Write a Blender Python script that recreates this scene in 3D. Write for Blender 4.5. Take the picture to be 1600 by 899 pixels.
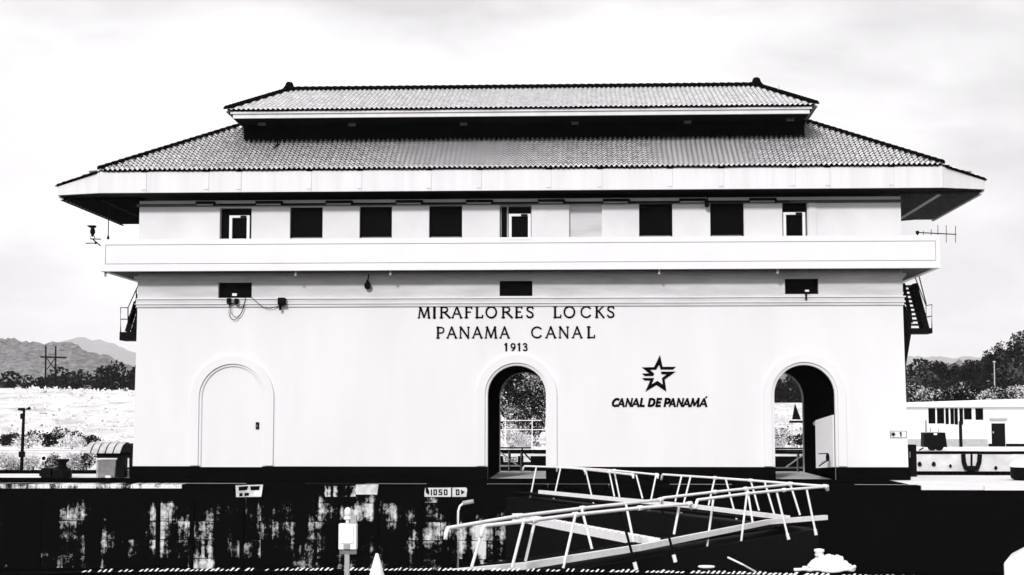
import bpy, bmesh, math, random
from mathutils import Vector, Matrix
from mathutils.geometry import tessellate_polygon
from mathutils import noise as mnoise

R = math.radians
random.seed(7)
sc = bpy.context.scene
for o in list(bpy.data.objects):
    bpy.data.objects.remove(o)
col = sc.collection

# ------------------------------------------------------------------ camera
F = 2434.0            # focal length in photo pixels (photo 1600 x 899)
CZ = 2.30             # eye height above the lock wall
YAW = math.atan(109.0 / F)
TILT = math.atan((650 - 449.5) / F)
cam = bpy.data.cameras.new('camera')
cam.sensor_width = 36.0
cam.lens = F / 1600 * 36.0
cam.clip_start = 0.1
cam.clip_end = 60000
camo = bpy.data.objects.new('camera', cam)
col.objects.link(camo)
camo.location = (0, 0, CZ)
camo.rotation_euler = (R(90) + TILT, 0, YAW)
sc.camera = camo
CM = camo.rotation_euler.to_matrix()

# ------------------------------------------------------------------ light
SUN_EL, SUN_AZ = 25.0, 14.0        # sun stands behind the camera, a little to the left
SKY = 0.1
world = bpy.data.worlds.new('World')
sc.world = world
world.use_nodes = True
nt = world.node_tree
nt.nodes.clear()
wout = nt.nodes.new('ShaderNodeOutputWorld')
bg = nt.nodes.new('ShaderNodeBackground')
bg.inputs['Strength'].default_value = SKY
sky = nt.nodes.new('ShaderNodeTexSky')
sky.sky_type = 'NISHITA'
sky.sun_disc = False
sky.sun_elevation = R(SUN_EL)
sky.sun_rotation = R(180 + SUN_AZ)
sky.air_density = 1.0
sky.dust_density = 2.0
bw = nt.nodes.new('ShaderNodeRGBToBW')
nt.links.new(sky.outputs[0], bw.inputs[0])
tc = nt.nodes.new('ShaderNodeTexCoord')
mp = nt.nodes.new('ShaderNodeMapping')
mp.inputs['Scale'].default_value = (2.6, 2.6, 7.0)
mp.inputs['Location'].default_value = (6.8, 3.6, 9.2)
nt.links.new(tc.outputs['Generated'], mp.inputs[0])
cn = nt.nodes.new('ShaderNodeTexNoise')
cn.inputs['Scale'].default_value = 1.25
cn.inputs['Detail'].default_value = 5.0
cn.inputs['Roughness'].default_value = 0.5
cn.inputs['Distortion'].default_value = 0.3
nt.links.new(mp.outputs[0], cn.inputs['Vector'])
cr = nt.nodes.new('ShaderNodeValToRGB')
cr.color_ramp.elements[0].position = 0.36
cr.color_ramp.elements[0].color = (7.7, 7.58, 7.7, 1)
cr.color_ramp.elements[1].position = 0.55
cr.color_ramp.elements[1].color = (12.6, 12.45, 12.6, 1)
nt.links.new(cn.outputs['Fac'], cr.inputs[0])
mx = nt.nodes.new('ShaderNodeMix')
mx.data_type = 'RGBA'
mx.inputs[0].default_value = 0.88          # thin overcast over the clear sky
nt.links.new(bw.outputs[0], mx.inputs[6])
nt.links.new(cr.outputs[0], mx.inputs[7])
nt.links.new(mx.outputs[2], bg.inputs['Color'])
nt.links.new(bg.outputs[0], wout.inputs[0])

sun = bpy.data.lights.new('sun', 'SUN')
sun.energy = 2.4
sun.angle = R(5.0)
sun.color = (1.0, 0.985, 0.99)
suno = bpy.data.objects.new('sun', sun)
col.objects.link(suno)
suno.rotation_euler = (R(90 - SUN_EL), 0, -R(SUN_AZ))
suno.location = (0, -40, 60)

sc.render.engine = 'CYCLES'
sc.view_settings.view_transform = 'Standard'
sc.view_settings.look = 'None'
sc.view_settings.exposure = 0.0
sc.view_settings.gamma = 1.0
sc.view_settings.use_curve_mapping = False
sc.cycles.max_bounces = 6
sc.cycles.diffuse_bounces = 3
sc.cycles.transparent_max_bounces = 8
sc.cycles.volume_bounces = 1

# ------------------------------------------------------------------ helpers
def ray(px, py):
    v = Vector(((px - 800.0) / F, -(py - 449.5) / F, -1.0))
    return CM @ v

def PY(px, py, Y):
    d = ray(px, py)
    t = Y / d.y
    return Vector((d.x * t, Y, CZ + d.z * t))

def PZ(px, py, z):
    d = ray(px, py)
    t = (z - CZ) / d.z
    return Vector((d.x * t, d.y * t, z))

def XZ(px, py, Y):
    p = PY(px, py, Y)
    return (p.x, p.z)

MATS = {}
def mat(name, v, rough=0.7, var=0.0, scale=3.0, stretch=(1, 1, 1), spec=0.3, bump=0.0, bscale=40.0, metal=0.0):
    """grey procedural material; var = amount of noise variation of the colour"""
    if name in MATS:
        return MATS[name]
    m = bpy.data.materials.new(name)
    m.use_nodes = True
    n = m.node_tree
    b = n.nodes['Principled BSDF']
    b.inputs['Roughness'].default_value = rough
    b.inputs['Specular IOR Level'].default_value = spec
    b.inputs['Metallic'].default_value = metal
    c = (v, v * 0.985, v)
    tcn = n.nodes.new('ShaderNodeTexCoord')
    mpn = n.nodes.new('ShaderNodeMapping')
    mpn.inputs['Scale'].default_value = stretch
    n.links.new(tcn.outputs['Object'], mpn.inputs[0])
    if var > 0:
        no = n.nodes.new('ShaderNodeTexNoise')
        no.inputs['Scale'].default_value = scale
        no.inputs['Detail'].default_value = 6
        no.inputs['Roughness'].default_value = 0.62
        n.links.new(mpn.outputs[0], no.inputs['Vector'])
        ra = n.nodes.new('ShaderNodeValToRGB')
        ra.color_ramp.elements[0].position = 0.3
        ra.color_ramp.elements[1].position = 0.68
        lo = max(0.0, v * (1 - var))
        hi = min(0.95, v * (1 + var * 0.4))
        ra.color_ramp.elements[0].color = (lo, lo * 0.985, lo, 1)
        ra.color_ramp.elements[1].color = (hi, hi * 0.985, hi, 1)
        n.links.new(no.outputs['Fac'], ra.inputs[0])
        n.links.new(ra.outputs[0], b.inputs['Base Color'])
    else:
        b.inputs['Base Color'].default_value = (*c, 1)
    if bump > 0:
        bn = n.nodes.new('ShaderNodeTexNoise')
        bn.inputs['Scale'].default_value = bscale
        bn.inputs['Detail'].default_value = 4
        n.links.new(mpn.outputs[0], bn.inputs['Vector'])
        bp = n.nodes.new('ShaderNodeBump')
        bp.inputs['Strength'].default_value = bump
        bp.inputs['Distance'].default_value = 0.02
        n.links.new(bn.outputs['Fac'], bp.inputs['Height'])
        n.links.new(bp.outputs[0], b.inputs['Normal'])
    MATS[name] = m
    return m

def leafmat(name, dark, pale, split, soft=0.12):
    """foliage whose leaves are dark or pale one by one"""
    if name in MATS:
        return MATS[name]
    m = bpy.data.materials.new(name)
    m.use_nodes = True
    n = m.node_tree
    b = n.nodes['Principled BSDF']
    b.inputs['Roughness'].default_value = 0.6
    b.inputs['Specular IOR Level'].default_value = 0.03
    g = n.nodes.new('ShaderNodeNewGeometry')
    tcn = n.nodes.new('ShaderNodeTexCoord')
    no = n.nodes.new('ShaderNodeTexNoise')
    no.inputs['Scale'].default_value = 0.45
    no.inputs['Detail'].default_value = 2
    n.links.new(tcn.outputs['Object'], no.inputs['Vector'])
    ad = n.nodes.new('ShaderNodeMath'); ad.operation = 'MULTIPLY_ADD'
    ad.inputs[1].default_value = 0.45
    n.links.new(g.outputs['Random Per Island'], ad.inputs[0])
    n.links.new(no.outputs['Fac'], ad.inputs[2])
    ra = n.nodes.new('ShaderNodeValToRGB')
    ra.color_ramp.elements[0].position = max(0.0, split - soft)
    ra.color_ramp.elements[1].position = min(1.0, split + soft)
    ra.color_ramp.elements[0].color = (dark, dark, dark, 1)
    ra.color_ramp.elements[1].color = (pale, pale * 0.985, pale, 1)
    n.links.new(ad.outputs[0], ra.inputs[0])
    n.links.new(ra.outputs[0], b.inputs['Base Color'])
    MATS[name] = m
    return m

class MB:
    def __init__(s):
        s.v = []; s.f = []; s.m = []; s.cur = 0
    def add(s, vs, fs):
        k = len(s.v)
        s.v.extend([tuple(p) for p in vs])
        for f in fs:
            s.f.append([k + i for i in f]); s.m.append(s.cur)
    def box(s, x0, x1, y0, y1, z0, z1):
        vs = [(x0, y0, z0), (x1, y0, z0), (x1, y1, z0), (x0, y1, z0),
              (x0, y0, z1), (x1, y0, z1), (x1, y1, z1), (x0, y1, z1)]
        s.add(vs, [(0, 3, 2, 1), (4, 5, 6, 7), (0, 1, 5, 4), (1, 2, 6, 5), (2, 3, 7, 6), (3, 0, 4, 7)])
        return s
    def beam(s, a, b, w, h, up=(0, 0, 1)):
        a = Vector(a); b = Vector(b); d = (b - a).normalized(); u = Vector(up)
        r = d.cross(u)
        if r.length < 1e-4:
            r = d.cross(Vector((1, 0, 0)))
        r.normalize(); u = r.cross(d).normalized()
        vs = []
        for p in (a, b):
            for (i, j) in ((-1, -1), (1, -1), (1, 1), (-1, 1)):
                vs.append(p + r * (i * w / 2) + u * (j * h / 2))
        s.add(vs, [(0, 1, 2, 3), (7, 6, 5, 4), (0, 4, 5, 1), (1, 5, 6, 2), (2, 6, 7, 3), (3, 7, 4, 0)])
        return s
    def tube(s, pts, r, n=8, r1=None, caps=True):
        pts = [Vector(p) for p in pts]
        rings = []
        for i, p in enumerate(pts):
            if i == 0: d = pts[1] - pts[0]
            elif i == len(pts) - 1: d = pts[-1] - pts[-2]
            else: d = (pts[i + 1] - pts[i]).normalized() + (pts[i] - pts[i - 1]).normalized()
            d.normalize()
            u = d.cross(Vector((0, 0, 1)))
            if u.length < 1e-3: u = d.cross(Vector((1, 0, 0)))
            u.normalize(); w = d.cross(u)
            rr = r if r1 is None else r + (r1 - r) * i / (len(pts) - 1)
            rings.append([p + (u * math.cos(2 * math.pi * k / n) + w * math.sin(2 * math.pi * k / n)) * rr for k in range(n)])
        vs = [q for rg in rings for q in rg]
        fs = []
        for i in range(len(pts) - 1):
            for k in range(n):
                a = i * n + k; b = i * n + (k + 1) % n
                fs.append((a, b, b + n, a + n))
        if caps:
            fs.append(tuple(range(n - 1, -1, -1)))
            fs.append(tuple((len(pts) - 1) * n + k for k in range(n)))
        s.add(vs, fs)
        return s
    def lathe(s, c, prof, n=16):
        c = Vector(c)
        vs = []; fs = []
        for (r, z) in prof:
            for k in range(n):
                a = 2 * math.pi * k / n
                vs.append(c + Vector((r * math.cos(a), r * math.sin(a), z)))
        for i in range(len(prof) - 1):
            for k in range(n):
                a = i * n + k; b = i * n + (k + 1) % n
                fs.append((a, b, b + n, a + n))
        fs.append(tuple(range(n - 1, -1, -1)))
        fs.append(tuple((len(prof) - 1) * n + k for k in range(n)))
        s.add(vs, fs)
        return s
    def plate(s, outer, holes, y0, y1):
        """polygon with holes in (x,z), from depth y0 (front) to y1"""
        loops = [outer] + list(holes)
        flat = [p for l in loops for p in l]
        tris = tessellate_polygon([[Vector((p[0], p[1], 0)) for p in l] for l in loops])
        n = len(flat)
        vs = [(p[0], y0, p[1]) for p in flat] + [(p[0], y1, p[1]) for p in flat]
        fs = []
        for t in tris:
            fs.append(tuple(t)); fs.append(tuple(i + n for i in reversed(t)))
        k = 0
        for l in loops:
            for i in range(len(l)):
                a = k + i; b = k + (i + 1) % len(l)
                fs.append((a, b, b + n, a + n))
            k += len(l)
        s.add(vs, fs)
        return s
    def mesh(s, name, mats, smooth=False):
        me = bpy.data.meshes.new(name)
        me.from_pydata(s.v, [], s.f)
        if not isinstance(mats, (list, tuple)): mats = [mats]
        for m in mats: me.materials.append(m)
        if len(mats) > 1:
            me.polygons.foreach_set('material_index', s.m)
        if smooth:
            me.polygons.foreach_set('use_smooth', [True] * len(s.f))
        bm = bmesh.new(); bm.from_mesh(me)
        if len(s.f) < 20000:
            bmesh.ops.recalc_face_normals(bm, faces=bm.faces)
        bm.to_mesh(me); bm.free()
        me.update()
        return me
    def build(s, name, mats, parent=None, smooth=False, bevel=0.0):
        o = link(name, s.mesh(name, mats, smooth), parent)
        if bevel > 0:
            b = o.modifiers.new('bevel', 'BEVEL'); b.width = bevel; b.segments = 2; b.limit_method = 'ANGLE'
        return o

def link(name, data, parent=None):
    o = bpy.data.objects.new(name, data)
    col.objects.link(o)
    if parent is not None:
        o.parent = parent
        o.matrix_parent_inverse = PW[parent.name].inverted()
        PW[o.name] = Matrix.Identity(4) if data is not None else PW[parent.name]
    else:
        PW[o.name] = Matrix.Identity(4)
    return o
PW = {}

def thing(name, label, cat, loc, group=None):
    o = bpy.data.objects.new(name, None)
    o.empty_display_size = 0.3
    o.location = loc
    col.objects.link(o)
    PW[o.name] = Matrix.Translation(Vector(loc))
    return tag(o, label, cat, group)

def tag(o, label=None, cat=None, group=None, kind=None):
    if label: o['label'] = label
    if cat: o['category'] = cat
    if group: o['group'] = group
    if kind: o['kind'] = kind
    return o

def piece(name, me, parent, mw):
    """a part that shares mesh data, placed by a world matrix"""
    o = bpy.data.objects.new(name, me)
    col.objects.link(o)
    o.parent = parent
    o.matrix_parent_inverse = PW[parent.name].inverted()
    o.matrix_basis = mw
    PW[o.name] = mw
    return o

def arch(cx, hw, zb, zs, n=20):
    pts = [(cx - hw, zb)]
    for i in range(n + 1):
        a = math.pi - math.pi * i / n
        pts.append((cx + hw * math.cos(a), zs + hw * math.sin(a)))
    pts.append((cx + hw, zb))
    return pts

def rect(x0, x1, z0, z1):
    return [(x0, z0), (x1, z0), (x1, z1), (x0, z1)]

# ------------------------------------------------------------------ materials
M_wall = mat('white_render', 0.80, 0.85, var=0.05, scale=0.5, stretch=(1.4, 1, 0.3), bump=0.2, bscale=14, spec=0.15)
def frieze_mat():
    m = mat('weathered_render', 0.66, 0.9, var=0.22, scale=0.9, stretch=(0.5, 1, 2.6), spec=0.1)
    return m
M_upper = mat('upper_render', 0.80, 0.85, var=0.10, scale=0.8, stretch=(0.8, 1, 0.6), spec=0.15)
M_frieze = frieze_mat()
M_trim = mat('white_paint', 0.82, 0.55, var=0.05, scale=0.7, spec=0.25)
M_fascia = mat('fascia_paint', 0.80, 0.6, var=0.10, scale=1.6, stretch=(1.5, 1, 0.12), spec=0.2)
M_black = mat('black_paint', 0.0025, 0.8, var=0.4, scale=4, spec=0.01)
M_dark = mat('dark_metal', 0.004, 0.6, spec=0.04)
M_timber = mat('shade_dark_timber', 0.004, 0.8, var=0.5, scale=5, stretch=(0.3, 6, 1), spec=0.01)  # timber blackened to stand for the shade under the roofs
M_soffit = mat('soffit_shade_boards', 0.006, 0.8, var=0.5, scale=3, spec=0.08)  # near-black boards hold the eave shade in their colour
M_rafter = mat('rafter_paint', 0.12, 0.8, var=0.4, scale=6, spec=0.1)
M_tile = mat('glazed_tile', 0.84, 0.5, var=0.5, scale=4.5, spec=0.15)
M_tilebutt = mat('tile_butt_shade', 0.004, 0.9, spec=0.0)  # dark butts paint the shadow lines between tile courses
M_cap = mat('blackened_ridge_tile', 0.004, 0.9, var=0.5, scale=6, spec=0.0)
M_glass = mat('dark_glass', 0.003, 0.25, spec=0.015)
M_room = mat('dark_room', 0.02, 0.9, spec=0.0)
M_conc = mat('pale_concrete', 0.86, 0.9, var=0.16, scale=0.5, spec=0.1, bump=0.2, bscale=12)
M_asph = mat('black_asphalt', 0.003, 0.95, var=0.4, scale=3, spec=0.0)
M_white = mat('white_steel_paint', 0.92, 0.45, var=0.10, scale=6, spec=0.3)
M_grey = mat('grey_paint', 0.22, 0.7, var=0.3, scale=5, spec=0.2)
M_mid = mat('mid_grey_paint', 0.42, 0.7, var=0.2, scale=5, spec=0.2)

def stain_wall(name, base, pale, bias):
    m = bpy.data.materials.new(name)
    m.use_nodes = True
    n = m.node_tree
    b = n.nodes['Principled BSDF']
    b.inputs['Roughness'].default_value = 0.9
    b.inputs['Specular IOR Level'].default_value = 0.0
    t = n.nodes.new('ShaderNodeNewGeometry')
    def noise(scl, stretch, detail, rough=0.6):
        mp_ = n.nodes.new('ShaderNodeMapping'); mp_.inputs['Scale'].default_value = stretch
        n.links.new(t.outputs['Position'], mp_.inputs[0])
        no = n.nodes.new('ShaderNodeTexNoise')
        no.inputs['Scale'].default_value = scl; no.inputs['Detail'].default_value = detail
        no.inputs['Roughness'].default_value = rough
        n.links.new(mp_.outputs[0], no.inputs['Vector'])
        return no.outputs['Fac']
    a = noise(1.0, (2.3, 0.0, 0.22), 3)           # vertical runs
    c = noise(1.0, (0.55, 0.0, 0.9), 3)           # patches
    e = noise(1.0, (9.0, 0.0, 7.0), 6, 0.8)       # crumble
    s1 = n.nodes.new('ShaderNodeMath'); s1.operation = 'MULTIPLY_ADD'; s1.inputs[1].default_value = 1.0
    n.links.new(a, s1.inputs[0]); n.links.new(c, s1.inputs[2])
    s2 = n.nodes.new('ShaderNodeMath'); s2.operation = 'MULTIPLY_ADD'; s2.inputs[1].default_value = 0.70
    n.links.new(e, s2.inputs[0]); n.links.new(s1.outputs[0], s2.inputs[2])
    cb = n.nodes.new('ShaderNodeCombineXYZ'); sp = n.nodes.new('ShaderNodeSeparateXYZ')
    n.links.new(t.outputs['Position'], sp.inputs[0]); n.links.new(sp.outputs[0], cb.inputs[0]); n.links.new(sp.outputs[2], cb.inputs[1])
    bk = n.nodes.new('ShaderNodeTexBrick')
    bk.inputs['Scale'].default_value = 1.0; bk.inputs['Brick Width'].default_value = 0.95; bk.inputs['Row Height'].default_value = 0.62
    bk.inputs['Mortar Size'].default_value = 0.015; bk.offset = 0.37
    bk.inputs['Color1'].default_value = (0, 0, 0, 1); bk.inputs['Color2'].default_value = (1, 1, 1, 1); bk.inputs['Mortar'].default_value = (0, 0, 0, 1)
    n.links.new(cb.outputs[0], bk.inputs['Vector'])
    sb_ = n.nodes.new('ShaderNodeMath'); sb_.operation = 'MULTIPLY_ADD'; sb_.inputs[1].default_value = 0.16
    n.links.new(bk.outputs['Color'], sb_.inputs[0]); n.links.new(s2.outputs[0], sb_.inputs[2])
    s2 = sb_
    # the old wash survives only on the stretch left of the gate
    sx = n.nodes.new('ShaderNodeSeparateXYZ'); n.links.new(t.outputs['Position'], sx.inputs[0])
    rp = n.nodes.new('ShaderNodeMapRange')
    rp.inputs[1].default_value = -2.6; rp.inputs[2].default_value = -1.9
    rp.inputs[3].default_value = 0.0; rp.inputs[4].default_value = bias
    n.links.new(sx.outputs[0], rp.inputs[0])
    rq = n.nodes.new('ShaderNodeMapRange')
    rq.inputs[1].default_value = -20.0; rq.inputs[2].default_value = -5.0
    rq.inputs[3].default_value = 0.11; rq.inputs[4].default_value = -0.05
    n.links.new(sx.outputs[0], rq.inputs[0])
    sq = n.nodes.new('ShaderNodeMath'); sq.operation = 'SUBTRACT'
    n.links.new(s2.outputs[0], sq.inputs[0]); n.links.new(rq.outputs[0], sq.inputs[1])
    s2 = sq
    s3 = n.nodes.new('ShaderNodeMath'); s3.operation = 'SUBTRACT'
    n.links.new(s2.outputs[0], s3.inputs[0]); n.links.new(rp.outputs[0], s3.inputs[1])
    rz = n.nodes.new('ShaderNodeMapRange')
    rz.inputs[1].default_value = -0.9; rz.inputs[2].default_value = -0.3
    rz.inputs[3].default_value = 0.0; rz.inputs[4].default_value = 0.22
    n.links.new(sx.outputs[2], rz.inputs[0])
    s4 = n.nodes.new('ShaderNodeMath'); s4.operation = 'SUBTRACT'
    n.links.new(s3.outputs[0], s4.inputs[0]); n.links.new(rz.outputs[0], s4.inputs[1])
    ra = n.nodes.new('ShaderNodeValToRGB')
    hv = n.nodes.new('ShaderNodeMath'); hv.operation = 'MULTIPLY'; hv.inputs[1].default_value = 0.5
    n.links.new(s4.outputs[0], hv.inputs[0])
    n.links.new(hv.outputs[0], ra.inputs[0])
    ra.color_ramp.elements[0].position = 0.745
    ra.color_ramp.elements[0].color = (base, base, base, 1)
    ra.color_ramp.elements[1].position = 0.835
    ra.color_ramp.elements[1].color = (pale, pale, pale, 1)
    n.links.new(ra.outputs[0], b.inputs['Base Color'])
    MATS[name] = m
    return m
M_lock = stain_wall('algae_black_concrete', 0.003, 0.72, 0.5)

# ------------------------------------------------------------------ ground, water
YN, YF1, YB1, YF2 = 23.6, 52.5, 66.0, 102.0       # near wall, island front and back, far wall
XW = 400.0
def sheet(name, x0, x1, y0, y1, z, m, nx=1, ny=1):
    b = MB()
    for i in range(nx):
        for j in range(ny):
            a0 = x0 + (x1 - x0) * i / nx; a1 = x0 + (x1 - x0) * (i + 1) / nx
            c0 = y0 + (y1 - y0) * j / ny; c1 = y0 + (y1 - y0) * (j + 1) / ny
            b.add([(a0, c0, z), (a1, c0, z), (a1, c1, z), (a0, c1, z)], [(0, 1, 2, 3)])
    return tag(b.build(name, m), kind='structure')

g = MB()
g.box(-XW, XW, -90, YN - 0.02, -14, 0)
tag(g.build('near_ground', M_asph), kind='structure')
g = MB()
g.box(-XW, XW, YF1 + 0.7, YB1 - 0.5, -14, 0)
tag(g.build('island_ground', M_conc), kind='structure')
M_water = mat('canal_water', 0.01, 0.08, spec=0.5, bump=0.4, bscale=1.6)
sheet('water', -XW, XW, YN - 1, YF1 + 1, -7.5, M_water)
sheet('water', -XW, XW, YB1 - 1, YF2 + 1, -7.0, M_water)
# far ground: flat by the lock, a grass bank behind, then level country to the horizon
M_field = mat('pale_dry_grass', 0.80, 0.95, var=0.45, scale=0.3, spec=0.05, bump=0.6, bscale=1.2)
def bankz(x, y):
    top = 5.1 + 0.8 * mnoise.noise(Vector((x * 0.02, 3.1, 0)))
    if x > 2: top *= max(0.55, 1 - (x - 2) / 60)
    t = (y - 128) / 62.0
    t = max(0.0, min(1.0, t)); t = t * t * (3 - 2 * t)
    return top * t + (0.35 * mnoise.noise(Vector((x * 0.12, y * 0.12, 0))) * (1 if y > 132 else 0))
b = MB()
xs = [-XW, -250, -160, -110] + [-90 + 4 * i for i in range(46)] + [110, 160, 250, XW]
ys = [YF2 + 0.7, 108, 114, 120, 126] + [128 + 4 * i for i in range(20)] + [230, 300, 450]
vs = [(x, y, bankz(x, y) if y < 225 else 4.2) for y in ys for x in xs]
fs = []
for j in range(len(ys) - 1):
    for i in range(len(xs) - 1):
        k = j * len(xs) + i
        fs.append((k, k + 1, k + 1 + len(xs), k + len(xs)))
b.add(vs, fs)
tag(b.build('ground', M_field, smooth=True), kind='structure')
sheet('terrain', -9500, 9500, 449, 14000, 4.0, M_field)
sheet('quay', -XW, XW, YF2 + 0.7, 126.0, 0.02, M_conc)

# island paving and tow track
b = MB(); b.box(-120, 10.95, YF1 + 0.72, 57.4, 0.0, 0.012)
tag(b.build('dark_apron', M_asph), kind='structure')
b = MB(); b.box(-120, -16.7, 61.6, YB1 - 0.3, 0.0, 0.012); b.box(12.2, 120, 61.6, YB1 - 0.3, 0.0, 0.012)
tag(b.build('tow_track', M_asph), kind='structure')

# ------------------------------------------------------------------ lock walls
def lock_wall(name, label, y0, y1, m, zt, cop):
    t = thing(name, label, 'wall', (0, (y0 + y1) / 2, -14))
    b = MB(); b.box(-XW, XW, y0, y1, -14, zt - 0.15); b.build('wall_face', m, t)
    x = -39.27
    i = 0
    me = {}
    ch = 0.15
    while x < 46:
        w = 2.06
        mm = cop(x)
        if mm not in me:
            k = MB(); k.box(-w / 2 + 0.012, w / 2 - 0.012, 0, y1 - y0 + 0.03, -0.15, 0.0)
            me[mm] = k.mesh('coping_stone', mm)
        piece('coping_stone', me[mm], t, Matrix.Translation((x, y0 - 0.03, zt + 0.012 * math.sin(i * 2.3) * 0.5)))
        x += w; i += 1
    for (a, c) in ((-XW, -40.3), (x - 1.03, XW)):
        b = MB(); b.box(a, c, y0 - 0.03, y1, zt - 0.15, zt); b.build('coping_run', cop((a + c) / 2), t)
    return t
M_copw = stain_wall('worn_white_coping', 0.006, 0.8, 0.0)
for nd in M_copw.node_tree.nodes:
    if nd.type == 'VALTORGB':
        nd.color_ramp.elements[0].position = 0.50; nd.color_ramp.elements[1].position = 0.58
M_copb = mat('black_coping', 0.003, 0.9, spec=0.0)
front_wall = lock_wall('lock_wall', 'black algae-streaked concrete lock wall below the control building', YF1, YF1 + 0.7, M_lock, 0.0,
          lambda x: M_copw if x < -13.4 else (M_conc if x > 11.2 else M_copb))
lock_wall('lock_wall', 'low dark-coped lock wall along the dark asphalt in the foreground', YN - 0.6, YN, M_asph, 0.0, lambda x: M_copb)
lock_wall('lock_wall', 'far lock wall seen beyond the island, pale face under black coping', YF2, YF2 + 0.7,
          mat('pale_lock_face', 0.82, 0.9, var=0.25, scale=0.6, stretch=(1, 1, 1.5), spec=0.1), 0.0, lambda x: M_copb if x > -9 else M_conc)
b = MB(); b.box(-XW, XW, YB1 - 0.5, YB1, -14, 0.0)
tag(b.build('island_rear_wall', M_asph), 'rear face of the island wall toward the far lock chamber', 'wall')

# ------------------------------------------------------------------ the control building
YF = 56.7
DEP = 7.9
YR = YF + DEP
XL = PY(216.5, 400, YF).x
XR = PY(1409, 400, YF).x
XLb = PY(207, 725, YF).x
XRb = PY(1419.5, 725, YF).x
zz = lambda py, Y=YF: PY(909, py, Y).z
xx = lambda px, Y=YF: PY(px, 560, Y).x
house = thing('control_house', 'long white two-storey lock control building with tiled double roof and arches', 'building', ((XL + XR) / 2, YF + DEP / 2, 0))
Z_str = zz(465.5)       # string course
Z_dk = 7.66             # balcony deck
OV, OVB = 1.2, 1.0
Z_sof = PY(800, 297.6, YF - OV).z
# lower wall ------------------------------------------------------
a_c = xx(807.5); a_r = xx(1256); a_l = xx(363.5)
HWC = (xx(852.5) - xx(762)) / 2
HWR = (xx(1303) - xx(1209)) / 2
z_top_c = zz(571.5); z_top_r = zz(571)
arch_c = arch(a_c, HWC, 0.0, z_top_c - HWC)
arch_r = arch(a_r, HWR, 0.0, z_top_r - HWR)
HWB = HWC * 1.07
arch_li = arch(a_l + 0.02, HWB, 0.42, zz(572.5) - HWB)
vents = [rect(xx(339.5), xx(392), zz(464), zz(439.5)), rect(xx(780.5), xx(832), zz(462.5), zz(438.5)), rect(xx(1228), xx(1280.5), zz(461), zz(437))]
b = MB()
out = [(XLb, 0.0)] + [(p[0], p[1]) for p in arch_c] + [(p[0], p[1]) for p in arch_r] + [(XRb, 0.0), (XR, Z_str), (XR, 7.5), (XL, 7.5), (XL, Z_str)]
b.plate(out, vents + [arch_li], YF, YF + 0.45)
b.build('wall', M_wall, house)
# rear and side walls, floors, vault linings
b = MB()
arch_cb = arch(a_c, HWC, 0.0, z_top_c - HWC)
out = [(XLb, 0.0)] + arch_cb + arch_r + [(XRb, 0.0), (XR, Z_str), (XR, 10.1), (XL, 10.1), (XL, Z_str)]
b.plate(out, [], YR - 0.45, YR)
b.build('rear_wall', M_wall, house)
for (x0, x1, s) in ((XLb, XL, 1), (XRb, XR, -1)):
    b = MB()
    w = 0.4 * s
    vs = [(x0, YF + 0.45, 0), (x0 + w, YF + 0.45, 0), (x0 + w, YR - 0.45, 0), (x0, YR - 0.45, 0),
          (x1, YF + 0.45, 10.1), (x1 + w, YF + 0.45, 10.1), (x1 + w, YR - 0.45, 10.1), (x1, YR - 0.45, 10.1)]
    b.add(vs, [(0, 3, 2, 1), (4, 5, 6, 7), (0, 1, 5, 4), (1, 2, 6, 5), (2, 3, 7, 6), (3, 0, 4, 7)])
    b.build('side_wall', M_wall, house)
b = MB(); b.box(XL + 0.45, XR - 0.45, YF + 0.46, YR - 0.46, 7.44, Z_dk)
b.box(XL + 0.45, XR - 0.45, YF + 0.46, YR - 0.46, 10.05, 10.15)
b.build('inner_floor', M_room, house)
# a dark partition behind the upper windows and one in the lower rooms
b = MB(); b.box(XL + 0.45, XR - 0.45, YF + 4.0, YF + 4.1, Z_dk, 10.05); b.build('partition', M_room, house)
M_vault = mat('vault_shade_black', 0.003, 0.9, spec=0.0)  # black lining paints in the shade inside the passages
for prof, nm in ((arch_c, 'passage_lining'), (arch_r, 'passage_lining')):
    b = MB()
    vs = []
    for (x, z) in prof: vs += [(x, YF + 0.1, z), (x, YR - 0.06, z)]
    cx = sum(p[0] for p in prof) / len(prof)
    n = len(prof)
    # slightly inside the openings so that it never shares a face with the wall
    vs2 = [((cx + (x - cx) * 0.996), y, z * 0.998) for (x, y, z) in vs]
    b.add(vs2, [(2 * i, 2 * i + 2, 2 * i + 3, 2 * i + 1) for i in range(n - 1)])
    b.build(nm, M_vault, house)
# white edging put on as the lit rims of the rear openings
for prof in (arch_c, arch_r):
    cx = sum(p[0] for p in prof) / len(prof)
    b = MB()
    inner = [(cx + (x - cx) * 0.955, z - 0.04 if z > 0.1 else z) for (x, z) in prof]
    outer = [(cx + (x - cx) * 1.03, z + 0.03 if z > 0.1 else z) for (x, z) in prof]
    b.plate(outer + inner[::-1], [], YR + 0.004, YR + 0.10)
    b.build('rear_arch_lit_rim', M_trim, house)
# made-up white panel standing for the patch of light in the right passage
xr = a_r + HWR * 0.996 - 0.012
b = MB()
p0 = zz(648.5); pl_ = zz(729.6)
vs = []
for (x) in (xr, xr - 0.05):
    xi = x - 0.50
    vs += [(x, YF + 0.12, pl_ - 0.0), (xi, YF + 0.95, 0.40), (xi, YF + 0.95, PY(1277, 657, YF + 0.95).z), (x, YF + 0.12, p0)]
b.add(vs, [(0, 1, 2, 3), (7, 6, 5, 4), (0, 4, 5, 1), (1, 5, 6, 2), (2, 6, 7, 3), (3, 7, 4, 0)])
b.build('lit_reveal_patch', M_trim, house)
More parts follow.
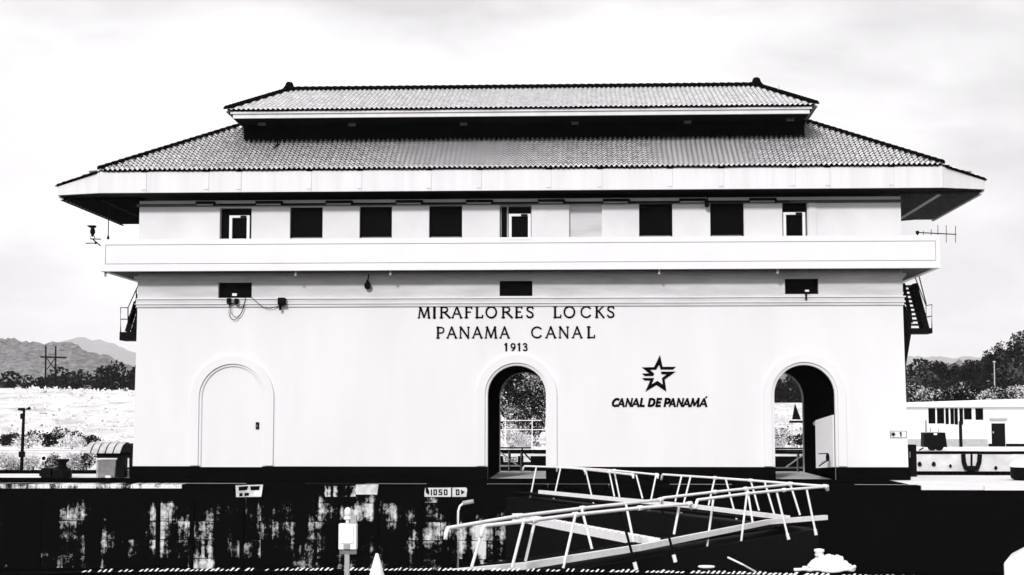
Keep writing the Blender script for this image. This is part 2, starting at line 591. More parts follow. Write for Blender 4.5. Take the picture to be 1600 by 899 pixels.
# closed arch
b = MB()
blind = arch(a_l + 0.02, HWB - 0.008, 0.41, zz(572.5) - HWB)
b.plate(blind, [], YF + 0.035, YF + 0.2)
bd = b.build('blocked_arch', M_wall, house)
b = MB(); b.box(xx(401), xx(406), YF - 0.01, YF + 0.10, zz(671), zz(660)); b.build('latch_plate', M_dark, bd)
b = MB(); b.box(xx(402.3), xx(404), YF - 0.05, YF - 0.01, zz(668), zz(664)); b.build('latch', M_grey, bd)
# arch mouldings
def ring(cx, hi, ho, zb, ztop_i, y0, y1, name):
    zs = ztop_i - hi
    inner = arch(cx, hi, zb, zs, 28)
    outer = arch(cx, ho, zb, zs, 28)
    bb = MB(); bb.plate(outer + inner[::-1], [], y0, y1)
    return bb.build(name, M_wall, house, bevel=0.015)
for (cx, h, zt, zb) in ((a_c, HWC, z_top_c, zz(728.5)), (a_r, HWR, z_top_r, zz(728.5)), (a_l + 0.02, HWB, zz(572.5), zz(728.5))):
    ring(cx, h + 0.10, h + 0.40, zb, zt + 0.10, YF - 0.095, YF + 0.02, 'arch_moulding')
    ring(cx, h + 0.015, h + 0.10, zb, zt + 0.015, YF - 0.025, YF + 0.02, 'arch_bead')
# plinth, in runs between the openings
pl = zz(729.6)
for (x0, x1, zt) in ((XLb - 0.05, a_l - HWB, pl), (a_l - HWB, a_l + HWB + 0.03, pl - 0.03), (a_l + HWB + 0.03, a_c - HWC, pl), (a_c + HWC, a_r - HWR, pl), (a_r + HWR, XRb + 0.05, pl)):
    b = MB(); b.box(x0, x1, YF - 0.10, YF + 0.02, 0.012, zt); b.build('plinth', M_black, house)
# string course mouldings
for (z0, z1, pr) in ((zz(466.2), zz(464.4), 0.10), (zz(472.6), zz(466.2), 0.05), (zz(474.0), zz(472.6), 0.085), (zz(477.6), zz(474.0), 0.04), (zz(478.6), zz(477.6), 0.06)):
    b = MB(); b.box(XL - pr, XR + pr, YF - pr, YF + 0.02, z0 + 0.001, z1 - 0.001)
    b.build('string_course', M_frieze if pr < 0.07 else M_trim, house)
# frieze between the string course and the balcony
b = MB()
b.plate(rect(XL - 0.01, XR + 0.01, zz(464.4), 7.30), [[(p[0], p[1]) for p in v] for v in vents], YF - 0.012, YF + 0.01)
b.build('frieze', M_frieze, house)
b = MB()
b.plate(rect(XL - 0.06, XR + 0.06, 7.27, 7.33), [], YF - 0.05, YF + 0.01)
b.plate(rect(XL - 0.12, XR + 0.12, 7.33, 7.438), [], YF - 0.10, YF + 0.01)
b.build('cove', M_frieze, house)
for v in vents:
    x0, x1, z0, z1 = v[0][0], v[1][0], v[0][1], v[2][1]
    b = MB(); b.box(x0, x1, YF + 0.22, YF + 0.24, z0, z1); w = b.build('vent_window', M_glass, house)
    b = MB(); b.box(x0, x1, YF + 0.14, YF + 0.2, z0, z0 + 0.05); b.box(x0, x1, YF + 0.14, YF + 0.2, z1 - 0.05, z1)
    b.box(x0, x0 + 0.05, YF + 0.14, YF + 0.2, z0 + 0.05, z1 - 0.05); b.box(x1 - 0.05, x1, YF + 0.14, YF + 0.2, z0 + 0.05, z1 - 0.05)
    b.build('frame', M_dark, w)
# lower rooms are closed behind by a dark wall
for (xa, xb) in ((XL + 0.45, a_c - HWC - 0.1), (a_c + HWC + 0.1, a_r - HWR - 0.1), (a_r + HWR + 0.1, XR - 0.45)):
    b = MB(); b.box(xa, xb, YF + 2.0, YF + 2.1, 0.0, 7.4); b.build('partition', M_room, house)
    
# balcony ---------------------------------------------------------
YBf = YF - OVB
BL, BR = PY(157, 400, YBf).x, PY(1469, 400, YBf).x
zb0, zb1 = PY(800, 421.5, YBf).z, PY(800, 371, YBf).z
balc = MB()
balc.box(BL + 0.02, BR - 0.02, YBf + 0.02, YR + OVB - 0.02, zb0 + 0.02, Z_dk)
bal = balc.build('balcony_slab', mat('balcony_shade_grey', 0.10, 0.9, var=0.4, scale=1.5, spec=0.05), house)  # pale concrete darkened to carry the shade under the balcony
pw = 0.18
i0, i1 = PY(165.5, 396, YBf).x, PY(1461.5, 396, YBf).x
iz0, iz1 = PY(800, 409.5, YBf).z, PY(800, 380.5, YBf).z
b = MB()
gw = 0.022
b.plate(rect(BL, BR, zb0, zb1), [rect(i0 - gw, i1 + gw, iz0 - gw, iz1 + gw)], YBf, YBf + pw)
b.build('parapet', M_trim, bal)
b = MB(); b.plate(rect(i0, i1, iz0, iz1), [], YBf + 0.004, YBf + pw); b.build('parapet_panel', M_trim, bal)
b = MB(); b.box(i0 - gw, i1 + gw, YBf + 0.05, YBf + 0.1, iz0 - gw, iz1 + gw); b.build('panel_groove', M_mid, bal)
b = MB(); b.box(BL, BL + pw, YBf + pw, YR + OVB, zb0, zb1); b.build('side_parapet', M_trim, bal)
b = MB(); b.box(BR - pw, BR, YBf + pw, YR + OVB, zb0, zb1); b.build('side_parapet', M_trim, bal)
b = MB(); b.box(BL + pw, BR - pw, YR + OVB - pw, YR + OVB, zb0, zb1); b.build('rear_parapet', M_trim, bal)
for px in (165, 462, 610, 1030, 1215):
    p = PY(px, 425, YBf + 0.25)
    b = MB(); b.tube([(p.x, p.y + 0.3, zb0 + 0.08), (p.x, p.y, zb0 - 0.02), (p.x, p.y - 0.02, zb0 - 0.17)], 0.045, 8)
    b.build('drain_spout', M_mid, bal)

# upper storey -----------------------------------------------------
wins = [(340, 390, 'door'), (450.5, 502, 'win'), (560, 611, 'win'), (669.5, 721.5, 'win'), (780.5, 831, 'door'), (890, 941.5, 'blind'), (1000, 1052.5, 'win'), (1112, 1165, 'win'), (1225.5, 1265, 'door')]
zw = zz(321.5)
holes = []
for (a, c, k) in wins:
    t = zz(320.5 - (a - 600) * 0.0045)
    holes.append(rect(xx(a), xx(c), 8.35 if k != 'door' else Z_dk + 0.02, t))
b = MB(); b.plate(rect(XL, XR, 7.5, 10.25), holes, YF, YF + 0.35); up = b.build('upper_wall', M_upper, house)
for (a, c, k), h in zip(wins, holes):
    x0, x1, z0, z1 = h[0][0], h[1][0], h[0][1], h[2][1]
    if k == 'blind':
        b = MB(); b.box(x0, x1, YF + 0.17, YF + 0.3, z0, z1); b.build('blocked_window', M_frieze, house); continue
    if k == 'win':
        b = MB(); b.box(x0 + 0.05, x1 - 0.05, YF + 0.24, YF + 0.255, z0 + 0.05, z1 - 0.05); w = b.build('window', M_glass, house)
        b = MB()
        for q in ((x0, x1, z0, z0 + 0.06), (x0, x1, z1 - 0.05, z1), (x0, x0 + 0.05, z0 + 0.06, z1 - 0.05), (x1 - 0.05, x1, z0 + 0.06, z1 - 0.05)):
            b.box(q[0], q[1], YF + 0.18, YF + 0.28, q[2], q[3])
        b.build('frame', M_dark, w)
        zs_ = zz(370)
        b = MB(); b.box(x0 + 0.06, x1 - 0.06, YF + 0.19, YF + 0.23, zs_ + 0.0, zs_ + 0.05); b.build('sash_rail', M_grey, w)
        b = MB(); b.box(x0 - 0.05, x1 + 0.05, YF - 0.05, YF + 0.1, z0 - 0.08, z0); b.build('sill', M_trim, w)
    else:
        # dark transom and side light, white aluminium door with dark glass
        b = MB(); b.box(x0 + 0.02, x1 - 0.02, YF + 0.26, YF + 0.28, z0, z1 - 0.02); w = b.build('door_glazing', M_glass, house)
        m0 = xx(354) - xx(340); 
        if a > 1000: dx0, dx1 = x0 + 0.05, x1 - 0.06
        else: dx0, dx1 = x0 + m0, x1 - 0.04 if a > 700 else x1 - 0.10
        dt = zz(333)
        b = MB()
        b.box(dx0, dx0 + 0.10, YF + 0.12, YF + 0.24, z0, dt); b.box(dx1 - 0.10, dx1, YF + 0.12, YF + 0.24, z0, dt)
        b.box(dx0 + 0.10, dx1 - 0.10, YF + 0.12, YF + 0.24, dt - 0.09, dt)
        b.build('door_frame', M_white, w)
        b = MB(); b.box(dx0 + 0.5 * (dx1 - dx0) + 0.05, dx1 - 0.12, YF + 0.05, YF + 0.12, dt - 0.10, dt - 0.02); b.build('door_closer', M_dark, w)
        if a > 700 and a < 1000:
            b = MB(); b.box(x0 + 0.03, x0 + 0.06, YF + 0.14, YF + 0.2, z0, z1); b.box(x0 + 0.06, x1, YF + 0.14, YF + 0.2, z1 - 0.05, z1 - 0.02)
            b.box(x1 - 0.03, x1, YF + 0.10, YF + 0.2, z0, z1 - 0.05)
            b.box(dx0 - 0.07, dx0 - 0.02, YF + 0.14, YF + 0.2, z0, z1 - 0.05)
            b.build('outer_frame', M_mid, w)
            b = MB(); b.box(x0 + 0.1, x1, YBf - 0.012, YBf - 0.002, PY(800, 375, YBf).z, PY(800, 372.5, YBf).z); b.build('parapet_plate', M_trim, bal)
# pilaster beside the right door
b = MB(); b.box(xx(1267), xx(1279), YF - 0.06, YF + 0.01, Z_dk, zz(317)); b.build('pilaster', M_upper, house)
# ledge, conduit and battens under the eave
b = MB(); b.box(XL - 0.08, XR + 0.05, YF - 0.10, YF + 0.01, zz(319.5), zz(315.5)); b.build('wall_ledge', mat('ledge_grey', 0.12, 0.9, var=0.3, scale=2), house)
b = MB(); b.tube([(xx(340), YF - 0.2, zz(317.5)), (xx(1235), YF - 0.2, zz(317.5))], 0.022, 6); cdt = b.build('conduit', M_dark, house)
for px in (334, 440, 550, 660, 770, 883, 985, 1105, 1215):
    b = MB(); x0, x1 = xx(px - 42 if px != 334 else px - 30), xx(px)
    b.box(x0, x1, YF - 0.26, YF - 0.12, zz(316.0), zz(312.6)); bt = b.build('light_batten', M_dark, house)
    b = MB(); b.box(x0 + 0.03, x1 - 0.06, YF - 0.25, YF - 0.15, zz(318.6), zz(317.0)); b.build('tube_lamp', M_mid, bt)
    b = MB(); b.box(x1 - 0.05, x1 + 0.02, YF - 0.28, YF - 0.1, zz(319.5), zz(314)); b.build('end_cap', M_dark, bt)

# lower roof -------------------------------------------------------
YE = YF - OV
EL, ER = PY(155, 265, YE).x, PY(1473, 256, YE).x
Z_e = PY(800, 262.0, YE).z
PF = 0.60
YC = YF + DEP / 2
TW = 3.75                                     # plan run of the lower slope up to the clerestory
HL = 4.28                                     # hip run in x
Zc = Z_e + PF * TW
TIPL, TIPR = PY(90, 300, YE + 1.2).x, PY(1539, 300, YE + 1.2).x
Z_tip = 0.5 * (PY(90, 293, YE + 1.2).z + PY(1539, 279, YE + 1.2).z)
roof = thing_roof = None
# structural deck under the tiles (dark)
b = MB()
fl, fr = (EL + 0.03, YE + 0.04, Z_e - 0.06), (ER - 0.03, YE + 0.04, Z_e - 0.06)
yb = 2 * YC - YE
bl, br = (EL + 0.03, yb - 0.04, Z_e - 0.06), (ER - 0.03, yb - 0.04, Z_e - 0.06)
tl, tr = (EL + HL, YE + TW, Zc - 0.06), (ER - HL, YE + TW, Zc - 0.06)
tbl, tbr = (EL + HL, 2 * YC - YE - TW, Zc - 0.06), (ER - HL, 2 * YC - YE - TW, Zc - 0.06)
gl0, gl1 = (TIPL, YE + 1.2, Z_tip), (TIPL, yb - 1.2, Z_tip)
gr0, gr1 = (TIPR, YE + 1.2, Z_tip), (TIPR, yb - 1.2, Z_tip)
b.add([fl, fr, br, bl, tl, tr, tbr, tbl, gl0, gl1, gr0, gr1],
      [(0, 1, 5, 4), (3, 7, 6, 2), (0, 4, 7, 3), (1, 2, 6, 5), (0, 3, 9, 8), (1, 10, 11, 2), (4, 5, 6, 7)])
roof = b.build('lower_roof', M_tilebutt, house)
def slope(bm, o, ux, un, run, rise, xa0, xa1, xb0, xb1, course=0.222, pitch=0.182, spp=6, over=0.08, hi=0.074, lo=0.034, amp=0.044):
    """wavy tile courses on a roof plane. o: origin at the eave; ux: unit along the eave; un: unit horizontal up the slope.
    xa0,xa1 limits at the eave, xb0,xb1 at the top"""
    L = math.hypot(run, rise)
    ux = Vector(ux); un = Vector(un)
    us = (un * run + Vector((0, 0, rise))) / L
    nrm = ux.cross(us)
    if nrm.z < 0: nrm = -nrm
    nco = int(L / course)
    o = Vector(o)
    for i in range(nco):
        s0 = -over if i == 0 else i * course
        s1 = (i + 1) * course + 0.03
        tm = max(0.0, (i + 0.5) * course / L)
        l = xa0 + (xb0 - xa0) * tm; r = xa1 + (xb1 - xa1) * tm
        k0 = math.ceil(l / pitch * spp); k1 = math.floor(r / pitch * spp)
        top, bot, bt2 = [], [], []
        for k in range(k0, k1 + 1):
            x = k * pitch / spp
            ph = 2 * math.pi * k / spp
            h = amp * math.cos(ph)
            jit = 0.011 * math.sin(math.floor(k / spp) * 12.9898 + i * 78.233)
            p = o + ux * x + us * (s0 + jit) + nrm * (h + hi)
            q = o + ux * x + us * s1 + nrm * (h + lo)
            e = o + ux * x + us * (s0 + jit + 0.004) + nrm * (h + lo + 0.002 if i else h * 0.6 - 0.01)
            bot.append(p); top.append(q); bt2.append(e)
        n = len(bot)
        if n < 2: continue
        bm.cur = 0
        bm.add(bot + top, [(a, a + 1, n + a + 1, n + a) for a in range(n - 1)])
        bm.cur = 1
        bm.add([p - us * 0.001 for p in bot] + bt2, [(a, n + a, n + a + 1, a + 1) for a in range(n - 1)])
b = MB()
slope(b, (0, YE, Z_e), (1, 0, 0), (0, 1, 0), TW, PF * TW, EL, ER, EL + HL, ER - HL)
slope(b, (0, yb, Z_e), (1, 0, 0), (0, -1, 0), TW, PF * TW, EL, ER, EL + HL, ER - HL, spp=4, course=0.30, pitch=0.25)
slope(b, (EL, 0, Z_e), (0, 1, 0), (1, 0, 0), HL, PF * TW, YE, yb, YE + TW, yb - TW, spp=4, course=0.30, pitch=0.25)
slope(b, (ER, 0, Z_e), (0, 1, 0), (-1, 0, 0), HL, PF * TW, YE, yb, YE + TW, yb - TW, spp=4, course=0.30, pitch=0.25)
slope(b, (TIPL, 0, Z_tip + 0.0), (0, 1, 0), (1, 0, 0), EL - TIPL, Z_e - Z_tip, YE + 1.2, yb - 1.2, YE + 0.05, yb - 0.05, spp=4, course=0.30, pitch=0.25)
slope(b, (TIPR, 0, Z_tip + 0.0), (0, 1, 0), (-1, 0, 0), TIPR - ER, Z_e - Z_tip, YE + 1.2, yb - 1.2, YE + 0.05, yb - 0.05, spp=4, course=0.30, pitch=0.25)
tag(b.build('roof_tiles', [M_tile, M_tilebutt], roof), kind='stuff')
# ridge and hip cap tiles: one mesh, many pieces
def capmesh(length=0.30, r=0.13):
    k = MB(); n = 7
    vs = []
    for (y, rr) in ((0, r), (0.05, r * 1.12), (length, r * 0.93)):
        for i in range(n):
            a = math.pi * i / (n - 1)
            vs.append((rr * math.cos(a), y, rr * math.sin(a) * 0.95 - 0.02))
    fs = []
    for j in range(2):
        for i in range(n - 1):
            q = j * n + i
            fs.append((q, q + 1, q + 1 + n, q + n))
    fs.append(tuple(range(n)))
    fs.append(tuple(range(3 * n - 1, 2 * n - 1, -1)))
    k.add(vs, fs)
    return k.mesh('hip_tile', M_cap, True)
CAP = capmesh()
def caps(a, c, parent, step=0.27, name='hip_tile', lift=0.06, me=None):
    a = Vector(a); c = Vector(c); d = (c - a); L = d.length; d.normalize()
    n = int(L / step)
    r = d.cross(Vector((0, 0, 1))).normalized(); u = r.cross(d)
    for i in range(n):
        p = a + d * (L * i / n) + u * lift
        m = Matrix(((r.x, d.x, u.x, p.x), (r.y, d.y, u.y, p.y), (r.z, d.z, u.z, p.z), (0, 0, 0, 1)))
        piece(name, me or CAP, parent, m)
caps((EL, YE, Z_e), (EL + HL, YE + TW, Zc), roof)
caps((ER, YE, Z_e), (ER - HL, YE + TW, Zc), roof)
caps((TIPL, YE + 1.2, Z_tip), (EL - 0.12, YE + 0.03, Z_e - 0.10), roof, me=capmesh(0.3, 0.07), lift=0.03, name='verge_tile')
caps((TIPR, YE + 1.2, Z_tip), (ER + 0.12, YE + 0.03, Z_e - 0.10), roof, me=capmesh(0.3, 0.07), lift=0.03, name='verge_tile')
caps((EL, yb, Z_e), (EL + HL, yb - TW, Zc), roof, step=0.5)
caps((ER, yb, Z_e), (ER - HL, yb - TW, Zc), roof, step=0.5)
# a slipped tile and a vent pipe on the lower roof
p = PY(434, 233, YE + 2.0)
b = MB(); b.tube([(p.x, YE + 1.95, Z_e + PF * 1.9 + 0.05), (p.x, YE + 1.95, Z_e + PF * 1.95 + 0.30)], 0.035, 6); b.tube([(p.x - 0.05, YE + 1.55, Z_e + PF * 1.55 + 0.11), (p.x, YE + 1.95, Z_e + PF * 1.95 + 0.11)], 0.03, 6)
b.build('vent_pipe', M_dark, roof)

# fascia panels
fz0, fz1 = Z_sof, Z_e - 0.10
joints = [155, 229, 326.5, 377, 487, 565.5, 674, 752.5, 861.5, 941, 1051, 1131, 1243, 1297, 1397, 1473]
fx = [EL] + [PY(j, 285, YE).x for j in joints[1:-1]] + [ER]
fas = MB(); fas.box(EL + 0.02, ER - 0.02, YE + 0.03, YE + 0.16, fz0 + 0.01, fz1 + 0.06)
fas = fas.build('fascia', M_fascia, house)
for i in range(len(fx) - 1):
    b = MB(); b.box(fx[i] + 0.007, fx[i + 1] - 0.007, YE, YE + 0.028, fz0, fz1 + 0.02)
    b.build('fascia_panel', M_fascia, fas)
    if i < len(fx) - 2:
        b = MB(); b.box(fx[i + 1] - 0.17, fx[i + 1] - 0.02, YE - 0.018, YE - 0.002, fz0 + 0.09, fz0 + 0.105); b.build('fixing_strap', M_mid, fas)
        b = MB(); b.box(fx[i + 1] - 0.20, fx[i + 1] + 0.02, YE - 0.03, YE + 0.05, fz1 + 0.022, fz1 + 0.07); b.build('gutter_bracket', M_black, fas)
# chamfered corner fascias
for (ex, tx) in ((EL, TIPL), (ER, TIPR)):
    a0 = Vector((ex, YE, fz0)); a1 = Vector((ex, YE, fz1 + 0.02))
    t0 = Vector((tx, YE + 1.2, fz0 + 0.10)); t1 = Vector((tx, YE + 1.2, Z_tip - 0.03))
    nn = Vector((0, 0.09, 0))
    b = MB(); b.add([a0, t0, t1, a1, a0 + nn, t0 + nn, t1 + nn, a1 + nn], [(0, 1, 2, 3), (7, 6, 5, 4), (0, 4, 5, 1), (1, 5, 6, 2), (2, 6, 7, 3), (3, 7, 4, 0)])
    b.build('corner_fascia', M_fascia, fas)
    s = 1 if tx > ex else -1
    b = MB(); b.box(min(tx, tx - s * 0.09), max(tx, tx - s * 0.09), YE + 1.3, yb - 1.2, fz0 + 0.03, Z_tip - 0.03); b.build('side_fascia', M_fascia, fas)
b = MB(); b.box(EL, ER, yb - 0.16, yb, fz0, fz1); b.build('rear_fascia', M_fascia, fas)
# soffits
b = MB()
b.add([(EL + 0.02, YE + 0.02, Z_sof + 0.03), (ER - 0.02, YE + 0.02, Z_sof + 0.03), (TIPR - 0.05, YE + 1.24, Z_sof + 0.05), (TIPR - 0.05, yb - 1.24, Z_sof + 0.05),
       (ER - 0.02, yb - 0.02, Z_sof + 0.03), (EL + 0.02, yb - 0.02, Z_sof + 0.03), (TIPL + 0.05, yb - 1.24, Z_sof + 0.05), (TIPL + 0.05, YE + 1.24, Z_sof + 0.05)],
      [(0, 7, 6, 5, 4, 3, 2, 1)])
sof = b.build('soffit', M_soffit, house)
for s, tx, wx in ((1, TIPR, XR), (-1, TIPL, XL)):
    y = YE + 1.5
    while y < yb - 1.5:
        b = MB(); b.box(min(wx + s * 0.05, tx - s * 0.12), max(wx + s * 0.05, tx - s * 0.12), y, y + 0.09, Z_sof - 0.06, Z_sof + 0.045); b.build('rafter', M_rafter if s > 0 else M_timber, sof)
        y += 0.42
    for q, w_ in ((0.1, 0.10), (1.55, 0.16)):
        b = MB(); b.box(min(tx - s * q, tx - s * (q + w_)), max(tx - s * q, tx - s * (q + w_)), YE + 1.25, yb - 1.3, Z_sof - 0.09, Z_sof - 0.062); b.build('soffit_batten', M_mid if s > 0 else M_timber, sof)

# clerestory and upper roof -----------------------------------------
YU = YF - 0.62
UL, UR = PY(354, 170, YU).x, PY(1275, 161, YU).x
Zu = PY(800, 168.5, YU).z
Zus = PY(800, 180.5, YU).z
ub = 2 * YC - YU
TCL = 2.32  # front set forward so its dark colour fills the eave shadow band
YCL = YE + TCL
cl0, cl1 = PY(381, 205, YCL).x, PY(1257, 200, YCL).x
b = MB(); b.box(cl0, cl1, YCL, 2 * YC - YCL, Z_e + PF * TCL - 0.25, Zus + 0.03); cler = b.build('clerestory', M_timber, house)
n = 34
for i in range(n):
    x = cl0 + (cl1 - cl0) * (i + 0.5) / n
    b = MB(); b.box(x - 0.05, x + 0.05, YCL - 0.06, YCL - 0.003, Z_e + PF * TCL - 0.1, Zus); b.build('clerestory_post', M_timber, cler)
ZR = PY(800, 139.5, YC).z
RL, RR = PY(452, 138, YC).x, PY(1182, 131, YC).x
b = MB()
b.add([(UL + 0.05, YU + 0.05, Zu - 0.05), (UR - 0.05, YU + 0.05, Zu - 0.05), (UR - 0.05, ub - 0.05, Zu - 0.05), (UL + 0.05, ub - 0.05, Zu - 0.05), (RL, YC, ZR - 0.05), (RR, YC, ZR - 0.05)],
      [(0, 1, 5, 4), (2, 3, 4, 5), (0, 4, 3), (1, 2, 5)])
uroof = b.build('upper_roof', M_tilebutt, house)
run = YC - YU
b = MB()
slope(b, (0, YU, Zu), (1, 0, 0), (0, 1, 0), run, ZR - Zu, UL, UR, RL, RR, hi=0.047, lo=0.034, amp=0.028, course=0.30)
slope(b, (0, ub, Zu), (1, 0, 0), (0, -1, 0), run, ZR - Zu, UL, UR, RL, RR, spp=4, course=0.30, pitch=0.25)
slope(b, (UL, 0, Zu), (0, 1, 0), (1, 0, 0), RL - UL, ZR - Zu, YU, ub, YC, YC, spp=4, course=0.30, pitch=0.25)
slope(b, (UR, 0, Zu), (0, 1, 0), (-1, 0, 0), UR - RR, ZR - Zu, YU, ub, YC, YC, spp=4, course=0.30, pitch=0.25)
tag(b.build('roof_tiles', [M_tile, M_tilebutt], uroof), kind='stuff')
caps((RL, YC, ZR), (RR, YC, ZR), uroof, name='ridge_tile', step=0.285, me=capmesh(0.31, 0.16), lift=0.05)
for (ex, rx) in ((UL, RL), (UR, RR)):
    caps((ex, YU, Zu), (rx, YC, ZR), uroof, step=0.28)
    caps((ex, ub, Zu), (rx, YC, ZR), uroof, step=0.4)
for rx in (RL, RR):
    b = MB(); b.lathe((rx, YC, ZR), [(0.30, -0.1), (0.26, 0.1), (0.17, 0.22), (0.15, 0.30), (0.10, 0.36), (0.02, 0.38)], 12); b.build('finial', M_cap, uroof, True)
for px, py in ((418.5, 145), (1217, 136)):
    p = PY(px, py, YC - 0.6)
    b = MB(); b.tube([(p.x, p.y, ZR - 0.6), (p.x, p.y, p.z + 0.06)], 0.012, 6); b.build('lightning_rod', M_mid, uroof)
# fascia and soffit of the upper roof
b = MB()
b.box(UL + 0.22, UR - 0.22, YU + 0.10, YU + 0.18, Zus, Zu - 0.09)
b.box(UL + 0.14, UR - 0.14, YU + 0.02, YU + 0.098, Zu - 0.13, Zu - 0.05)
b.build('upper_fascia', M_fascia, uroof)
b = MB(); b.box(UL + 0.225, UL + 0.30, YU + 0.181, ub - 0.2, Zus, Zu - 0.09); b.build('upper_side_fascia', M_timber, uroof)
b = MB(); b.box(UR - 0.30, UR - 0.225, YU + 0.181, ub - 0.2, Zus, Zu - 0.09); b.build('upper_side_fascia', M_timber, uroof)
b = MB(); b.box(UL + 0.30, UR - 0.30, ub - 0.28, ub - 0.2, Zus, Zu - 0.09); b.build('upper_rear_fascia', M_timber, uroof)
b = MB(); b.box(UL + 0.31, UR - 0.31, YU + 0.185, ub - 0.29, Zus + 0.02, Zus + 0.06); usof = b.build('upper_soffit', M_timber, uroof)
for px, py in ((409, 193), (550, 194), (724.5, 193), (898.5, 191.5), (1074.5, 190), (1235, 186)):
    p = PZ(px, py, Zus)
    b = MB(); b.box(p.x - 0.13, p.x + 0.13, p.y - 0.1, p.y + 0.1, Zus - 0.07, Zus + 0.018); b.build('soffit_lamp', M_rafter, usof)

# stairs on both ends -------------------------------------------------
def side_stair(s, wx, pxs):
    """s=+1 right end. pxs: photo points of the flight, landing and rails"""
    Ys = 58.6
    w = 0.62
    def at(px, py, dy=0.0):
        p = PY(px, py, Ys); return Vector((p.x, Ys + dy, p.z))
    top, bot = pxs['top'], pxs['bot']
    a, c = at(*top), at(*bot)
    st = MB(); st.beam((a.x, Ys, a.z), (c.x, Ys, c.z), 0.05, 0.20)
    stair = st.build('side_stair', M_dark, house)
    st = MB(); st.beam((a.x, Ys + 0.75, a.z), (c.x, Ys + 0.75, c.z), 0.05, 0.20)
    st.build('stringer', M_dark, stair)
    n = pxs['n']
    for i in range(n):
        t = (i + 0.5) / n
        p = a.lerp(c, t)
        tw = pxs['tw']
        b = MB(); b.box(min(p.x, p.x - s * tw), max(p.x, p.x - s * tw), Ys + 0.03, Ys + 0.72, p.z - 0.02, p.z + 0.02); b.build('tread', M_dark, stair)
    b = MB(); a2, c2 = at(*pxs['top2']), at(*pxs['bot2'])
    b.beam(a2, c2, 0.05, 0.12)
    b.build('inner_stringer', M_dark, stair)
    l0, l1 = at(*pxs['land'][0]), at(*pxs['land'][1])
    b = MB(); b.box(min(l0.x, l1.x), max(l0.x, l1.x), Ys - 0.02, Ys + 0.9, min(l0.z, l1.z), max(l0.z, l1.z)); b.build('landing', M_dark, stair)
    for pts in pxs['rails']:
        b = MB(); b.tube([at(*p) for p in pts], 0.022, 6); b.build('handrail', M_dark, stair)
    b = MB(); pp = [at(*p) for p in pxs['brace']]
    bb = [(q.x, q.z) for q in pp]
    b.plate(bb, [], Ys + 0.02, Ys + 0.8); b.build('stair_bracket', M_dark, stair)
side_stair(1, XR, dict(top=(1429, 443), bot=(1449, 517), n=11, tw=0.62, top2=(1411.5, 443), bot2=(1424, 505), land=((1415, 513), (1457, 521)),
    rails=[[(1430, 434), (1447, 478), (1456, 476), (1456, 515)], [(1436, 432), (1447, 475), (1447, 496)], [(1447, 496), (1456, 494)], [(1413, 444), (1424, 490), (1424, 505)]],
    brace=[(1411, 470), (1424, 500), (1424, 522), (1414, 583), (1411, 583)]))
side_stair(-1, XL, dict(top=(213, 472), bot=(199, 519), n=5, tw=0.42, top2=(216, 460), bot2=(205, 505), land=((187, 519), (216, 532)),
    rails=[[(188.5, 519), (188.5, 481), (200, 481), (216, 446)], [(188.5, 499), (200, 499), (216, 462)], [(200, 481), (200, 519)], [(213, 452), (213, 519)]],
    brace=[(214, 500), (217, 500), (217, 531), (214, 531)]))

